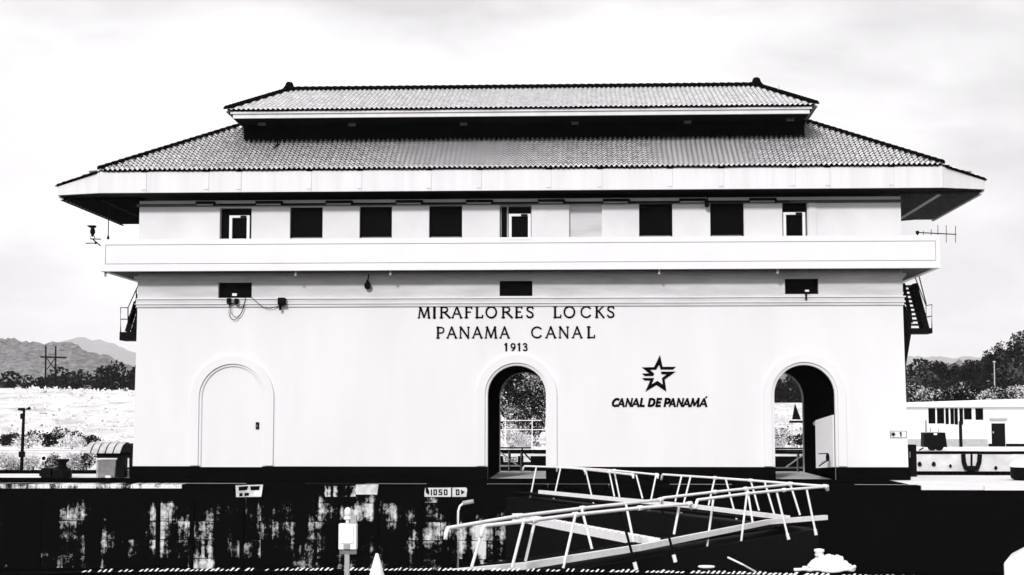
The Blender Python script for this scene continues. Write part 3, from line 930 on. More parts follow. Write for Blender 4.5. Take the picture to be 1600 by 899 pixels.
# lettering on the wall -----------------------------------------------
SER = {  # strokes: (points, weight); serif feet: (x, y, width)
 'M': ([([(0.06, 0), (0.17, 1)], .06), ([(0.17, 1), (0.50, 0.06)], .11), ([(0.50, 0.06), (0.83, 1)], .06), ([(0.83, 1), (0.92, 0)], .11)], [(0.06, 0, .2), (0.92, 0, .24), (0.13, 1, .16), (0.87, 1, .16)]),
 'I': ([([(0.5, 0), (0.5, 1)], .55)], [(0.5, 0, 1.0), (0.5, 1, 1.0)]),
 'R': ([([(0.16, 0), (0.16, 1)], .12), ([(0.16, .96), (.5, .96), (.68, .88), (.73, .74), (.68, .60), (.5, .51), (.16, .51)], .09), ([(.45, .5), (.95, .02)], .13)], [(0.16, 0, .34), (0.12, 1, .2)]),
 'A': ([([(0.08, 0), (0.48, 1)], .06), ([(0.48, 1), (0.90, 0)], .12), ([(.22, .36), (.76, .36)], .06)], [(0.08, 0, .24), (0.90, 0, .26)]),
 'F': ([([(0.22, 0), (0.22, 1)], .19), ([(.22, .96), (.96, .96)], .08), ([(.22, .52), (.8, .52)], .08), ([(.95, 1), (.95, .82)], .09)], [(0.22, 0, .5), (0.16, 1, .3)]),
 'L': ([([(0.22, 0), (0.22, 1)], .19), ([(.22, .04), (.97, .04)], .09), ([(.96, .0), (.98, .24)], .09)], [(0.2, 0, .4), (0.22, 1, .5)]),
 'O': ([([(.5 + .44 * math.cos(2 * math.pi * i / 20), .5 + .48 * math.sin(2 * math.pi * i / 20)) for i in range(21)], .10)], []),
 'E': ([([(0.22, 0), (0.22, 1)], .2), ([(.22, .96), (.96, .96)], .08), ([(.22, .52), (.8, .52)], .08), ([(.22, .04), (.98, .04)], .08), ([(.95, 1), (.95, .82)], .09), ([(.96, 0), (.98, .2)], .09)], [(0.16, 0, .3), (0.16, 1, .3)]),
 'S': ([([(.86, .80), (.78, .93), (.55, .97), (.3, .94), (.16, .80), (.2, .65), (.45, .54), (.72, .44), (.86, .28), (.8, .11), (.55, .03), (.28, .05), (.12, .2)], .13)], [(.88, .86, .06), (.1, .16, .06)]),
 'C': ([([(.94, .80), (.8, .92), (.58, .97), (.33, .92), (.13, .74), (.07, .5), (.13, .26), (.33, .08), (.58, .03), (.8, .08), (.95, .22)], .10)], [(.95, .86, .06)]),
 'K': ([([(0.18, 0), (0.18, 1)], .15), ([(.9, 1), (.2, .45)], .07), ([(.38, .58), (.95, 0)], .14)], [(0.18, 0, .36), (0.18, 1, .36), (.88, 1, .2), (.93, 0, .22)]),
 'P': ([([(0.22, 0), (0.22, 1)], .16), ([(.22, .96), (.66, .96), (.88, .88), (.95, .72), (.88, .56), (.66, .47), (.22, .47)], .10)], [(0.22, 0, .44), (0.16, 1, .26)]),
 'N': ([([(0.12, 0), (0.12, 1)], .07), ([(0.12, 1), (.88, .0)], .13), ([(.88, 0), (.88, 1)], .07)], [(0.12, 0, .26), (.88, 1, .26), (0.08, 1, .14)]),
 '1': ([([(.55, 0), (.55, 1)], .42), ([(.55, .97), (.1, .8)], .16)], []),
 '9': ([([(.88, .68), (.80, .88), (.5, .97), (.2, .88), (.10, .66), (.2, .46), (.5, .37), (.8, .46), (.88, .68), (.84, .4), (.66, .16), (.28, .02)], .13)], []),
 '3': ([([(.12, .84), (.3, .96), (.62, .96), (.84, .8), (.74, .62), (.42, .54), (.76, .46), (.92, .27), (.78, .07), (.45, .02), (.1, .12)], .13)], []),
}
SANS = {
 'C': [[(.92, .84), (.72, .94), (.45, .9), (.2, .7), (.12, .45), (.2, .18), (.42, .07), (.68, .08), (.84, .16)]],
 'A': [[(.03, 0), (.52, .95)], [(.52, .95), (.92, 0)], [(.22, .28), (.8, .28)]],
 'N': [[(.12, 0), (.12, 1)], [(.12, .95), (.86, .05)], [(.86, 0), (.86, 1)]],
 'L': [[(.18, 1), (.18, .07)], [(.18, .07), (.95, .07)]],
 'D': [[(.16, .07), (.16, .93)], [(.16, .93), (.5, .93), (.78, .8), (.88, .5), (.78, .2), (.5, .07), (.16, .07)]],
 'E': [[(.16, 0), (.16, 1)], [(.16, .93), (.92, .93)], [(.16, .5), (.82, .5)], [(.16, .07), (.92, .07)]],
 'P': [[(.16, 0), (.16, 1)], [(.16, .93), (.6, .93), (.85, .84), (.88, .68), (.8, .5), (.55, .42), (.16, .42)]],
 'M': [[(.08, 0), (.16, 1)], [(.16, .95), (.48, .12)], [(.48, .12), (.84, .95)], [(.84, 1), (.92, 0)]],
}
def stroke(mb, pts, w, f, y0, y1):
    """pts in metres after f(); w metres"""
    P = [Vector(f(p)) for p in pts]
    for a, c in zip(P, P[1:]):
        d = (c - a)
        if d.length < 1e-6: continue
        d.normalize(); n = Vector((-d.y, d.x))
        e = d * (w * 0.28)
        q = [a - e + n * w / 2, c + e + n * w / 2, c + e - n * w / 2, a - e - n * w / 2]
        mb.plate([(v.x, v.y) for v in q], [], y0, y1)
M_let = mat('black_letter_paint', 0.003, 0.6, spec=0.01)
inscr = MB(); 
def letter_row(text, spans, y0p, y1p, parent, name='letter'):
    for chx, (a, c) in zip(text, spans):
        x0, x1 = xx(a), xx(c)
        z0, z1 = zz(y1p), zz(y0p)
        H = z1 - z0; W = x1 - x0
        b = MB()
        st, feet = SER[chx]
        for k, (pts, w) in enumerate(st):
            wm = w * W if chx in 'IFLE1' else w * max(W, H * 0.75)
            wm *= 1.45
            if chx == '1': wm = 0.062
            wm = max(wm, 0.046)
            stroke(b, pts, wm, lambda p: (x0 + p[0] * W, z0 + p[1] * H), YF - 0.035 - 0.0007 * k, YF - 0.004)
        for (fx_, fy_, fw) in feet:
            zc = z0 + fy_ * H + (0.013 if fy_ < 0.5 else -0.013)
            cx = x0 + fx_ * W
            b.box(cx - fw * W / 2, cx + fw * W / 2, YF - 0.0335, YF - 0.004, zc - 0.018, zc + 0.018)
        b.build(name, M_let, parent)
zq = lambda v: 640 + v / 4.706
yq = lambda v: 460 + v / 4.706
# the three lines share one part (a thin carrier rail behind the letters)
def carrier(a, c, py, name):
    b = MB(); b.box(xx(a), xx(c), YF - 0.003, YF + 0.001, zz(py) - 0.004, zz(py) + 0.004)
    return b.build(name, M_wall, house)
row1 = carrier(654, 960, 487, 'inscription')
letter_row('MIRAFLORESLOCKS', [(zq(a), zq(c)) for a, c in ((62, 148), (170, 192), (220, 299), (308, 386), (405, 458), (483, 537), (558, 642), (675, 757), (775, 827), (855, 916), (1058, 1113), (1133, 1218), (1257, 1334), (1365, 1432), (1450, 1511))], yq(88), yq(172), row1)
row2 = carrier(682, 928, 520, 'inscription')
letter_row('PANAMACANAL', [(zq(a), zq(c)) for a, c in ((195, 254), (272, 348), (365, 441), (460, 536), (555, 641), (662, 736), (893, 971), (1000, 1078), (1097, 1171), (1195, 1271), (1305, 1361))], yq(238), yq(321), row2)
row3 = carrier(789, 824, 542.5, 'inscription')
letter_row('1913', [(zq(a), zq(c)) for a, c in ((700, 720), (742, 779), (797, 815), (833, 866))], yq(360), yq(414), row3)
# star emblem and name below it
sx_ = lambda v: xx(930 + v / 8.0)
sz_ = lambda v: zz(540 + v / 8.0)
emb1 = [(583, 275), (735, 272), (810, 122), (840, 268), (1005, 268), (970, 302), (816, 302), (797, 240), (760, 303), (682, 306), (736, 352), (722, 382), (615, 382), (583, 352), (672, 350)]
emb2 = [(820, 328), (1003, 328), (866, 425), (885, 577), (763, 495), (624, 577), (685, 440), (612, 437), (583, 408), (733, 408), (703, 487), (775, 442), (842, 490), (832, 408), (893, 362), (826, 360)]
b = MB(); b.plate([(sx_(x), sz_(y)) for x, y in emb1], [], YF - 0.03, YF - 0.002)
star = b.build('star_emblem', M_let, house)
b = MB(); b.plate([(sx_(x), sz_(y)) for x, y in emb2], [], YF - 0.03, YF - 0.002); b.build('star_lower_half', M_let, star)
nm = carrier(958, 1100, 629, 'name_lettering')
spans = [('C', 205, 288), ('A', 282, 362), ('N', 376, 456), ('A', 458, 546), ('L', 556, 612), ('D', 655, 742), ('E', 756, 815), ('P', 857, 925), ('A', 922, 998), ('N', 1014, 1094), ('A', 1096, 1180), ('M', 1186, 1290), ('A', 1300, 1392)]
z0, z1 = sz_(762), sz_(662)
for chx, a, c in spans:
    x0, x1 = sx_(a), sx_(c); W = x1 - x0; H = z1 - z0
    b = MB()
    for k, pts in enumerate(SANS[chx]):
        thin = (chx in 'AM' and k in (0, 2)) or (chx == 'N' and k in (0, 2))
        stroke(b, pts, 0.058 if thin else 0.078, lambda p: (x0 + p[0] * W + (p[1] - 0.3) * H * (0.20 if chx not in 'A' else 0.10), z0 + p[1] * H), YF - 0.03 - 0.0007 * k, YF - 0.004)
    b.build('letter', M_let, nm)
b = MB(); stroke(b, [(1375, 655), (1390, 640)], 0.05, lambda p: (sx_(p[0]), sz_(p[1])), YF - 0.03, YF - 0.004); b.build('accent', M_let, nm)

# ------------------------------------------------------------------ fittings on the building
# number plaque
pq = MB(); pq.box(xx(1388), xx(1414.5), YF - 0.03, YF - 0.003, zz(684.3), zz(673))
pq = tag(pq.build('number_plaque', M_trim), 'small white plaque reading 1 with a wheel symbol near the wall corner', 'plaque')
b = MB(); b.plate(rect(xx(1388.2), xx(1414.3), zz(684.1), zz(673.2)), [rect(xx(1389.3), xx(1413.2), zz(683.2), zz(674.1))], YF - 0.036, YF - 0.031); b.build('border', M_grey, pq)
b = MB(); stroke(b, [(0, 0), (0, 1)], 0.055, lambda p: (xx(1405), zz(681.4) + p[1] * (zz(675.6) - zz(681.4))), YF - 0.037, YF - 0.031)
stroke(b, [(0, 0), (1, 1)], 0.035, lambda p: (xx(1403) + p[0] * 0.04, zz(677) + p[1] * 0.02), YF - 0.0365, YF - 0.031); b.build('numeral', M_let, pq)
b = MB(); cxp, czp = xx(1393), zz(678.6)
for i in range(8):
    a = math.pi * i / 4
    stroke(b, [(0.03, 0), (0.085, 0)], 0.026, lambda p: (cxp + p[0] * math.cos(a), czp + p[0] * math.sin(a)), YF - 0.037, YF - 0.031)
b.plate([(cxp + 0.05 * math.cos(k * math.pi / 6), czp + 0.05 * math.sin(k * math.pi / 6)) for k in range(12)], [], YF - 0.0385, YF - 0.031)
b.build('wheel_symbol', M_let, pq)

# bracket lamp beside the right arch
p = PY(1284, 718, YF - 0.3)
t = thing('bracket_lamp', 'dark bracket lamp fixed low beside the right arch', 'lamp', (p.x, YF - 0.02, p.z))
b = MB(); b.tube([(xx(1277), YF + 0.02, zz(709)), (xx(1289), YF - 0.25, zz(708))], 0.02, 6); b.build('arm', M_dark, t); b = MB(); b.tube([(xx(1277), YF + 0.02, zz(728)), (xx(1288), YF - 0.25, zz(719))], 0.022, 6); b.build('bracket', M_dark, t)
b = MB(); b.lathe((xx(1289), YF - 0.25, zz(719)), [(0.04, -0.02), (0.06, 0.02), (0.07, 0.12), (0.055, 0.2), (0.03, 0.26)], 10); b.build('lamp_head', M_dark, t)
# round lamp inside the right passage
t = MB(); xq = a_r + HWR * 0.97
t.lathe((xq, YF + 4.6, PY(1270, 662, YF + 4.6).z), [(0.02, -0.09), (0.075, -0.06), (0.09, 0.0), (0.07, 0.07), (0.02, 0.09)], 12)
tag(t.build('passage_lamp', M_white, smooth=True), 'small round white lamp on the dark passage wall', 'lamp')
# black keypad by the middle arch
b = MB(); b.box(xx(861.5), xx(864.5), YF - 0.05, YF - 0.003, zz(706), zz(701.5)); tag(b.build('door_button', M_dark, bevel=0.006), 'tiny black button box on the wall beside the middle arch', 'switch')

# camera mast at the left balcony corner
p = PY(156, 374, YBf)
t = thing('cctv_camera', 'dark surveillance camera on a mast at the left balcony corner', 'camera', (p.x, YBf + 0.4, p.z))
q = lambda a, c: PY(a, c, YBf + 0.4)
b = MB(); b.tube([q(158, 374), q(141, 373.5)], 0.022, 6); b.build('arm', M_dark, t)
b = MB(); b.tube([q(158, 385), q(146, 375), q(145, 373)], 0.025, 6); b.build('bracket', M_dark, t)
b = MB(); b.tube([q(134, 380.5), q(150, 380)], 0.02, 6); b.build('rod', M_dark, t)
b = MB(); b.lathe(q(149.5, 380), [(0.03, -0.04), (0.06, 0.0), (0.03, 0.04)], 8); b.build('clamp', M_dark, t)
b = MB(); b.tube([q(141.5, 374), q(141.5, 369), q(148, 369), q(148, 374)], 0.016, 6); b.build('yoke', M_dark, t)
b = MB(); b.lathe(q(144.6, 370), [(0.03, 0.0), (0.05, 0.06), (0.10, 0.16), (0.085, 0.26), (0.05, 0.34)], 12); b.build('camera_body', M_dark, t, True)
b = MB(); c = q(142.8, 354)
b.add([(c.x - 0.15, c.y - 0.1, c.z + 0.03), (c.x + 0.16, c.y - 0.1, c.z + 0.03), (c.x + 0.16, c.y + 0.12, c.z + 0.03), (c.x - 0.15, c.y + 0.12, c.z + 0.03), (c.x - 0.06, c.y - 0.05, c.z - 0.05), (c.x + 0.15, c.y - 0.05, c.z - 0.05), (c.x + 0.15, c.y + 0.06, c.z - 0.05), (c.x - 0.06, c.y + 0.06, c.z - 0.05)],
      [(0, 1, 2, 3), (7, 6, 5, 4), (0, 4, 5, 1), (1, 5, 6, 2), (2, 6, 7, 3), (3, 7, 4, 0)])
b.build('housing', M_dark, t)
# thin mast from parapet to eave
b = MB(); a0 = PY(169, 372.5, YBf + 0.6); a1 = PY(169.5, 322, YBf + 0.6)
b.tube([(a0.x, a0.y, zb1), (a0.x, a0.y, a1.z + 0.2)], 0.018, 6); b.lathe((a0.x, a0.y, zb1), [(0.05, 0), (0.05, 0.12), (0.03, 0.2)], 8)
tag(b.build('whip_aerial', M_dark), 'thin dark whip aerial standing on the left parapet under the eave', 'aerial')
# yagi antenna on the right
t = thing('yagi_antenna', 'horizontal dark yagi antenna with upright elements over the right balcony corner', 'antenna', tuple(PY(1433, 372, YBf + 0.5)))
q = lambda a, c: PY(a, c, YBf + 0.5)
b = MB(); b.tube([q(1433, 363.5), q(1494, 366.5)], 0.02, 6); bm_ = b.build('boom', M_dark, t)
for px, y0, y1 in ((1443, 361, 367), (1455, 359, 369), (1465.5, 352, 379), (1478.5, 352, 379), (1493, 353, 379)):
    b = MB(); b.tube([q(px, y0), q(px, y1)], 0.012, 6); b.build('element', M_dark, t)
b = MB(); c = q(1433.5, 363.5); b.tube([(c.x, c.y, zb1 - 0.02), (c.x, c.y, c.z + 0.06)], 0.03, 8); b.box(c.x - 0.05, c.x + 0.05, c.y - 0.05, c.y + 0.05, c.z - 0.05, c.z + 0.05); b.build('mount', M_dark, t)
# bell lamp under the balcony
t = thing('bulkhead_lamp', 'small dark bell lamp hanging under the balcony, between the vent windows', 'lamp', (xx(574), YF - 0.2, zz(440)))
b = MB(); b.tube([(xx(576), YF - 0.2, 7.46), (xx(575), YF - 0.2, zz(440))], 0.025, 6); b.build('stem', M_dark, t)
b = MB(); b.lathe((xx(574.5), YF - 0.2, zz(446)), [(0.05, -0.13), (0.10, -0.09), (0.125, 0.0), (0.10, 0.08), (0.05, 0.14), (0.04, 0.22)], 12); b.build('lamp_head', M_dark, t, True)
t = thing('bulkhead_lamp', 'small dark pendant lamp under the eave near the seventh window', 'lamp', (xx(1106.5), YF - 0.3, zz(322)))
b = MB(); b.tube([(xx(1107), YF - 0.3, zz(308)), (xx(1107), YF - 0.3, zz(321))], 0.025, 6); b.lathe((xx(1106), YF - 0.3, zz(323)), [(0.03, -0.1), (0.08, -0.06), (0.09, 0.02), (0.04, 0.1)], 10); b.build('lamp_head', M_dark, t)
# flood lights with hanging cable at the left vent window
t = thing('floodlight', 'pair of dark floodlights with looped cables below the left vent window', 'floodlight', (xx(365), YF - 0.1, zz(472)))
b = MB(); b.box(xx(355), xx(362), YF - 0.26, YF - 0.05, zz(474), zz(465)); b.build('lamp_head', M_dark, t, bevel=0.02)
b = MB(); b.box(xx(367), xx(372.5), YF - 0.26, YF - 0.05, zz(473.5), zz(465.5)); b.build('lamp_head', M_dark, t, bevel=0.02)
b = MB(); b.box(xx(362), xx(367), YF - 0.2, YF - 0.12, zz(472.5), zz(466)); b.build('bracket', M_grey, t)
b = MB(); b.box(xx(362.5), xx(369.5), YF - 0.12, YF - 0.06, zz(461), zz(457)); b.build('junction_box', M_white, t)
def cable(pts, r=0.012):
    P = [Vector((xx(a), YF - 0.11, zz(c))) for a, c in pts]
    out_ = []
    for i in range(len(P) - 1):
        p0 = P[max(i - 1, 0)]; p1 = P[i]; p2 = P[i + 1]; p3 = P[min(i + 2, len(P) - 1)]
        for k in range(5):
            s = k / 5
            out_.append(0.5 * ((2 * p1) + (p2 - p0) * s + (2 * p0 - 5 * p1 + 4 * p2 - p3) * s * s + (3 * p1 - p0 - 3 * p2 + p3) * s ** 3))
    out_.append(P[-1])
    b = MB(); b.tube(out_, r, 6); return b.build('cable', M_dark, t)
cable([(358, 474), (358.5, 492), (365, 498.5), (372, 495), (379, 484), (383, 466)])
cable([(360, 474), (361.5, 488), (369, 494.5), (376, 489), (381, 476), (383, 464)], 0.01)
cable([(368.5, 473), (371, 478), (380, 477), (383, 464)])
cable([(392, 463), (400, 470), (410, 478), (421, 481), (435, 477)])
# horn loudspeaker
t = thing('horn_speaker', 'black horn loudspeaker fixed to the string course near the left vent window', 'loudspeaker', (xx(440.5), YF - 0.1, zz(470)))
b = MB(); b.box(xx(435), xx(447), YF - 0.34, YF - 0.10, zz(476.5), zz(464.5)); b.build('speaker_box', M_dark, t, bevel=0.04)
b = MB(); b.lathe((xx(438.5), YF - 0.2, zz(484)), [(0.045, 0), (0.05, 0.1), (0.07, 0.2)], 8); b.build('mount', M_dark, t)
# box lamp on right vent
t = thing('junction_lamp', 'small lamp with white face on the sill of the right vent window', 'lamp', (xx(1261), YF - 0.1, zz(462)))
b = MB(); b.box(xx(1259), xx(1261.5), YF - 0.16, YF - 0.06, zz(470), zz(459)); b.build('post', M_dark, t)
b = MB(); b.box(xx(1258.5), xx(1264.5), YF - 0.2, YF - 0.12, zz(457.8), zz(455)); b.build('lamp_face', M_white, t)

# ------------------------------------------------------------------ boards on the lock wall
YS = YF1 - 0.05
def board(name, label, pts, mts, parts=()):
    b = MB(); b.plate([(PY(a, c, YS).x, PY(a, c, YS).z) for a, c in pts], [], YS, YS + 0.049)
    return tag(b.build(name, mts), label, 'sign')
M_board = mat('weathered_board', 0.75, 0.7, var=0.5, scale=2.2, spec=0.1)
sg = board('distance_board', 'white lock-wall board reading 1050 and 0 with two black arrows', [(663, 770), (664.5, 762.5), (728, 762), (730, 765), (728.5, 776.5), (663.5, 776.5)], mat('sign_board', 0.72, 0.6, var=0.25, scale=3))
e8 = lambda v: 640 + v / 13.333
f8 = lambda v: 740 + v / 13.333
def d8(pts, w, name):
    b = MB()
    stroke(b, pts, w, lambda p: (PY(e8(p[0]), f8(p[1]), YS).x, PY(e8(p[0]), f8(p[1]), YS).z), YS - 0.012, YS - 0.001)
    b.build(name, M_let, sg)
for (a, c) in ((497, 570), (715, 790), (963, 1038)):
    d8([(a + 12, 345), (c - 12, 345), (c - 12, 442), (a + 12, 442), (a + 12, 345)], 0.042, 'digit')
d8([(455, 338), (455, 450)], 0.042, 'digit')
d8([(675, 345), (618, 345), (616, 390), (670, 392), (670, 442), (606, 442)], 0.04, 'digit')
d8([(877, 305), (875, 488)], 0.04, 'divider')
b = MB(); b.plate([(PY(e8(x), f8(y), YS).x, PY(e8(x), f8(y), YS).z) for x, y in ((1070, 335), (1147, 390), (1080, 445))], [], YS - 0.012, YS - 0.001); b.build('arrow', M_let, sg)
b = MB(); b.plate([(PY(e8(x), f8(y), YS).x, PY(e8(x), f8(y), YS).z) for x, y in ((335, 290), (375, 290), (412, 380), (400, 452), (338, 395))], [], YS - 0.012, YS - 0.001); b.build('arrow', M_let, sg)
sb = board('wall_board', 'white framed board with black panels, leftmost board on the lock wall', [(368, 758.5), (411, 757.5), (408, 776.5), (369, 777)], M_board)
for pts in (((373, 761), (388, 759.5), (386, 766), (373, 767)), ((391, 760), (406, 759.5), (405, 766), (392, 766.5)), ((374, 771), (379, 770.5), (379, 775.5), (374, 776)), ((382, 770.5), (389, 770), (389, 774.5), (382, 775.5))):
    b = MB(); b.plate([(PY(a, c, YS).x, PY(a, c, YS).z) for a, c in pts], [], YS - 0.01, YS - 0.001); b.build('dark_panel', M_let, sb)
board('wall_board', 'plain white board high on the lock wall, right of the four faded pads', [(556, 757.5), (591.5, 757), (589, 773), (555.5, 773)], M_board)
M_pad = stain_wall('flaking_white_pad', 0.003, 0.75, 0.0)
for nd in M_pad.node_tree.nodes:
    if nd.type == 'VALTORGB':
        nd.color_ramp.elements[0].position = 0.60; nd.color_ramp.elements[1].position = 0.67
for i, (px, lab) in enumerate(((512, 'first'), (525, 'second'), (539, 'third'), (551, 'fourth'))):
    b = MB()
    b.plate([(PY(px + a, 768 + c, YS).x, PY(px + a, 768 + c, YS).z) for a, c in ((-4.5, -8.5), (4, -8), (4.5, -1), (3.5, 3), (4.5, 8), (-3.5, 8.5), (-5, 3), (-4, -2))], [], YS + 0.0, YS + 0.049)
    tag(b.build('fender_pad', M_pad), '%s from the left of four faded white pads high on the lock wall' % lab, 'pad')

for i, px in enumerate((62, 247, 300, 378, 588, 657)):
    p = PY(px, 830, YF1)
    b = MB(); b.box(p.x - 0.07, p.x + 0.07, YF1 - 0.06, YF1 + 0.0, -8.0, -0.55); b.build('fender_rib', M_copb, front_wall)

# ------------------------------------------------------------------ lock gate leaves
ZD, ZRL = -0.05, 0.64
def gate(name, label, ha, ap, beam_px, rails, posts, side):
    ha = Vector(ha); ap = Vector(ap)
    t = thing(name, label, 'lock gate', (ha.x, ha.y, -8))
    d = (ap - ha).normalized(); nrm = Vector((-d.y, d.x, 0)) * side
    def off(p, s, z): return Vector((p.x + nrm.x * s, p.y + nrm.y * s, z))
    vs = [off(ha, 0.0, -8.6), off(ap, 0.0, -8.6), off(ap, 1.0, -8.6), off(ha, 1.0, -8.6), off(ha, 0.0, ZD - 0.30), off(ap, 0.0, ZD - 0.30), off(ap, 1.0, ZD - 0.30), off(ha, 1.0, ZD - 0.30)]
    b = MB(); b.add(vs, [(0, 3, 2, 1), (4, 5, 6, 7), (0, 1, 5, 4), (1, 2, 6, 5), (2, 3, 7, 6), (3, 0, 4, 7)])
    body = b.build('leaf', M_dark, t)
    n = 14
    for i in range(n):
        a = ha.lerp(ap, i / n); c = ha.lerp(ap, (i + 0.94) / n)
        b = MB(); b.add([off(a, 0.12, ZD - 0.12), off(c, 0.12, ZD - 0.12), off(c, 0.9, ZD - 0.12), off(a, 0.9, ZD - 0.12), off(a, 0.12, ZD - 0.16), off(c, 0.12, ZD - 0.16), off(c, 0.9, ZD - 0.16), off(a, 0.9, ZD - 0.16)],
            [(0, 1, 2, 3), (7, 6, 5, 4), (0, 4, 5, 1), (1, 5, 6, 2), (2, 6, 7, 3), (3, 7, 4, 0)])
        b.build('deck_panel', M_black, t)
    P = [PZ(a, c, ZD) for a, c in beam_px]
    b = MB()
    for a, c in zip(P, P[1:]):
        b.beam(a - Vector((0, 0, 0.055)), c - Vector((0, 0, 0.055)), 0.09, 0.11)
    b.build('kerb_beam', M_white, t)
    for pts in rails:
        R_ = []
        for (a, c) in pts: R_.append(PZ(a, c, ZRL))
        if len(pts) > 2:
            pass
        d0 = (R_[0] - R_[1]).normalized(); d1 = (R_[-1] - R_[-2]).normalized()
        R_ = [R_[0] + d0 * 0.10 - Vector((0, 0, 0.16)), R_[0] + d0 * 0.06 - Vector((0, 0, 0.05))] + R_ + [R_[-1] + d1 * 0.06 - Vector((0, 0, 0.04)), R_[-1] + d1 * 0.09 - Vector((0, 0, 0.10))]
        b = MB(); b.tube(R_, 0.032, 8); rl = b.build('handrail', M_white, t, True)
        for q_ in R_[3:-2:1]:
            dd = (R_[-3] - R_[2]).normalized() * 0.07
            b = MB(); b.tube([q_ - dd, q_ + dd], 0.047, 8); b.build('coupling', M_white, rl)
    for (x0, y0, x1, y1, kind) in posts:
        a = PZ(x0, y0, ZRL)
        c = PY(x1, y1, a.y - 0.05)
        m_ = M_dark if kind == 'd' else M_white
        b = MB(); b.tube([a, c], 0.024, 8); po = b.build('post', m_, t)
        if kind in 'df':
            u = (c - a).normalized()
            b = MB(); b.tube([c - u * 0.12, c + u * 0.02], 0.036, 8); b.build('post_foot', M_white, po)
    return t
gate('lock_gate_leaf', 'near lock gate leaf with white kerb beam and leaning white handrails', (-2.1, 23.7, 0), (5.55, 37.3, 0),
     [(700, 890), (820, 879), (1000, 851), (1200, 812), (1291, 805)],
     [[(700, 825.5), (808, 807), (910, 794.5), (1032, 781)], [(757, 822), (835, 813), (899, 804.5), (1000, 794), (1077, 787.5)], [(1036, 778.5), (1117, 769), (1165, 764), (1234, 757)], [(1090, 781.5), (1168, 771.5), (1225, 766), (1291, 760.5)]],
     [(756, 822, 737, 886, 'w'), (818, 816, 800, 887, 'w'), (836, 813, 821, 877, 'w'), (899, 805, 880, 888, 'w'), (909, 796, 925, 858, 'w'), (969, 797, 994, 889, 'd'), (978, 788, 990, 847, 'w'), (1033, 791, 1055, 877, 'd'), (1062, 788, 1053, 835, 'w'), (1115, 777, 1103, 866, 'f'), (1167, 772, 1157, 855, 'f'), (1168, 765, 1176, 817, 'w'), (1213, 767, 1232, 842, 'f'), (1260, 763, 1275, 835, 'f')], 1)
gate('lock_gate_leaf', 'far lock gate leaf with white leaning handrails, in front of the middle arch', (-1.6, 51.6, 0), (5.45, 37.6, 0),
     [(843, 766), (960, 777), (1073, 787), (1232, 806)],
     [[(820, 728.5), (875, 730.5), (912, 733)], [(872, 729.5), (960, 735.5), (1026, 742)], [(916, 734), (952, 738), (988, 742)], [(1036, 741.5), (1117, 747), (1173, 751), (1235, 756), (1289, 760)]],
     [(838, 730, 828, 780, 'f'), (876, 731, 864, 785, 'f'), (915, 734, 928, 790, 'w'), (952, 738, 960, 776, 'w'), (960, 738, 968, 777, 'w'), (994, 742, 1004, 779, 'w'), (1025, 743, 1013, 802, 'f'), (1065, 744, 1055, 784, 'w'), (1079, 745, 1063, 808, 'f'), (1117, 747, 1107, 790, 'w'), (1134, 749, 1153, 820, 'f'), (1173, 751, 1186, 798, 'w'), (1195, 754, 1212, 811, 'w'), (1235, 757, 1250, 805, 'w')], -1)
# riveted strut from the near leaf toward the recess
A_, B_ = PZ(808, 802, ZD), PZ(1022, 841, ZD)
t = thing('gate_strut', 'white riveted steel strut running back from the near gate leaf', 'strut', tuple(A_))
b = MB(); b.beam(A_ - Vector((0, 0, 0.09)), B_ - Vector((0, 0, 0.09)), 0.26, 0.17); b.build('strut_beam', M_white, t)
d = (B_ - A_).normalized(); r_ = d.cross(Vector((0, 0, 1))).normalized()
k = MB(); k.lathe((0, 0, 0), [(0.012, 0.0), (0.010, 0.008), (0.004, 0.012)], 6); RV = k.mesh('rivet', M_dark)
nr = 24
for i in range(nr):
    for s in (-1, 1):
        p = A_.lerp(B_, (i + 0.5) / nr) + r_ * (s * 0.095) + Vector((0, 0, -0.004))
        piece('rivet', RV, t, Matrix.Translation(p))
# gooseneck vent pipe
p0 = PZ(715.5, 888, 0.0); Yp = p0.y
q = lambda a, c: PY(a, c, Yp)
t = thing('gooseneck_pipe', 'thin white gooseneck vent pipe standing on the near lock wall', 'pipe', tuple(p0))
b = MB(); b.tube([(p0.x, Yp, 0.0), q(715.5, 812), q(716, 799), q(718.5, 791), q(724, 786.5), q(733, 785)], 0.017, 8); b.build('pipe', M_white, t, True)
b = MB(); b.tube([q(723, 786.5), q(740, 783.5)], 0.032, 8); b.build('outlet', M_mid, t, True)
b = MB(); b.tube([q(715.5, 829), q(715.5, 827.5)], 0.024, 8); b.build('clamp', M_dark, t)

# ------------------------------------------------------------------ foreground on the near wall
t = thing('rack_rail', 'low toothed white rack rail running along the edge of the near lock wall', 'rail', (0, 23.1, 0.0))
xc = PZ(700, 890, 0.0).x
yr = lambda x: PZ(700, 890, 0.03).y - 0.0172 * (x - xc) ** 2
b = MB(); xa = -9.0
pts = [Vector((xa + 0.5 * i, yr(xa + 0.5 * i) + 0.03, -0.0)) for i in range(37)]
for a, c in zip(pts, pts[1:]): b.beam(a, c, 0.10, 0.03)
b.build('rail_bar', M_black, t)
k = MB(); k.add([(-0.034, -0.03, 0), (-0.002, -0.03, 0), (-0.002, 0.03, 0), (-0.034, 0.03, 0), (0.012, -0.022, 0.040), (0.034, -0.025, 0.034), (0.034, 0.025, 0.034), (0.012, 0.022, 0.040)],
      [(0, 3, 2, 1), (4, 5, 6, 7), (0, 1, 5, 4), (1, 2, 6, 5), (2, 3, 7, 6), (3, 0, 4, 7)])
TO = k.mesh('rack_tooth', M_white)
x = -7.3
i = 0
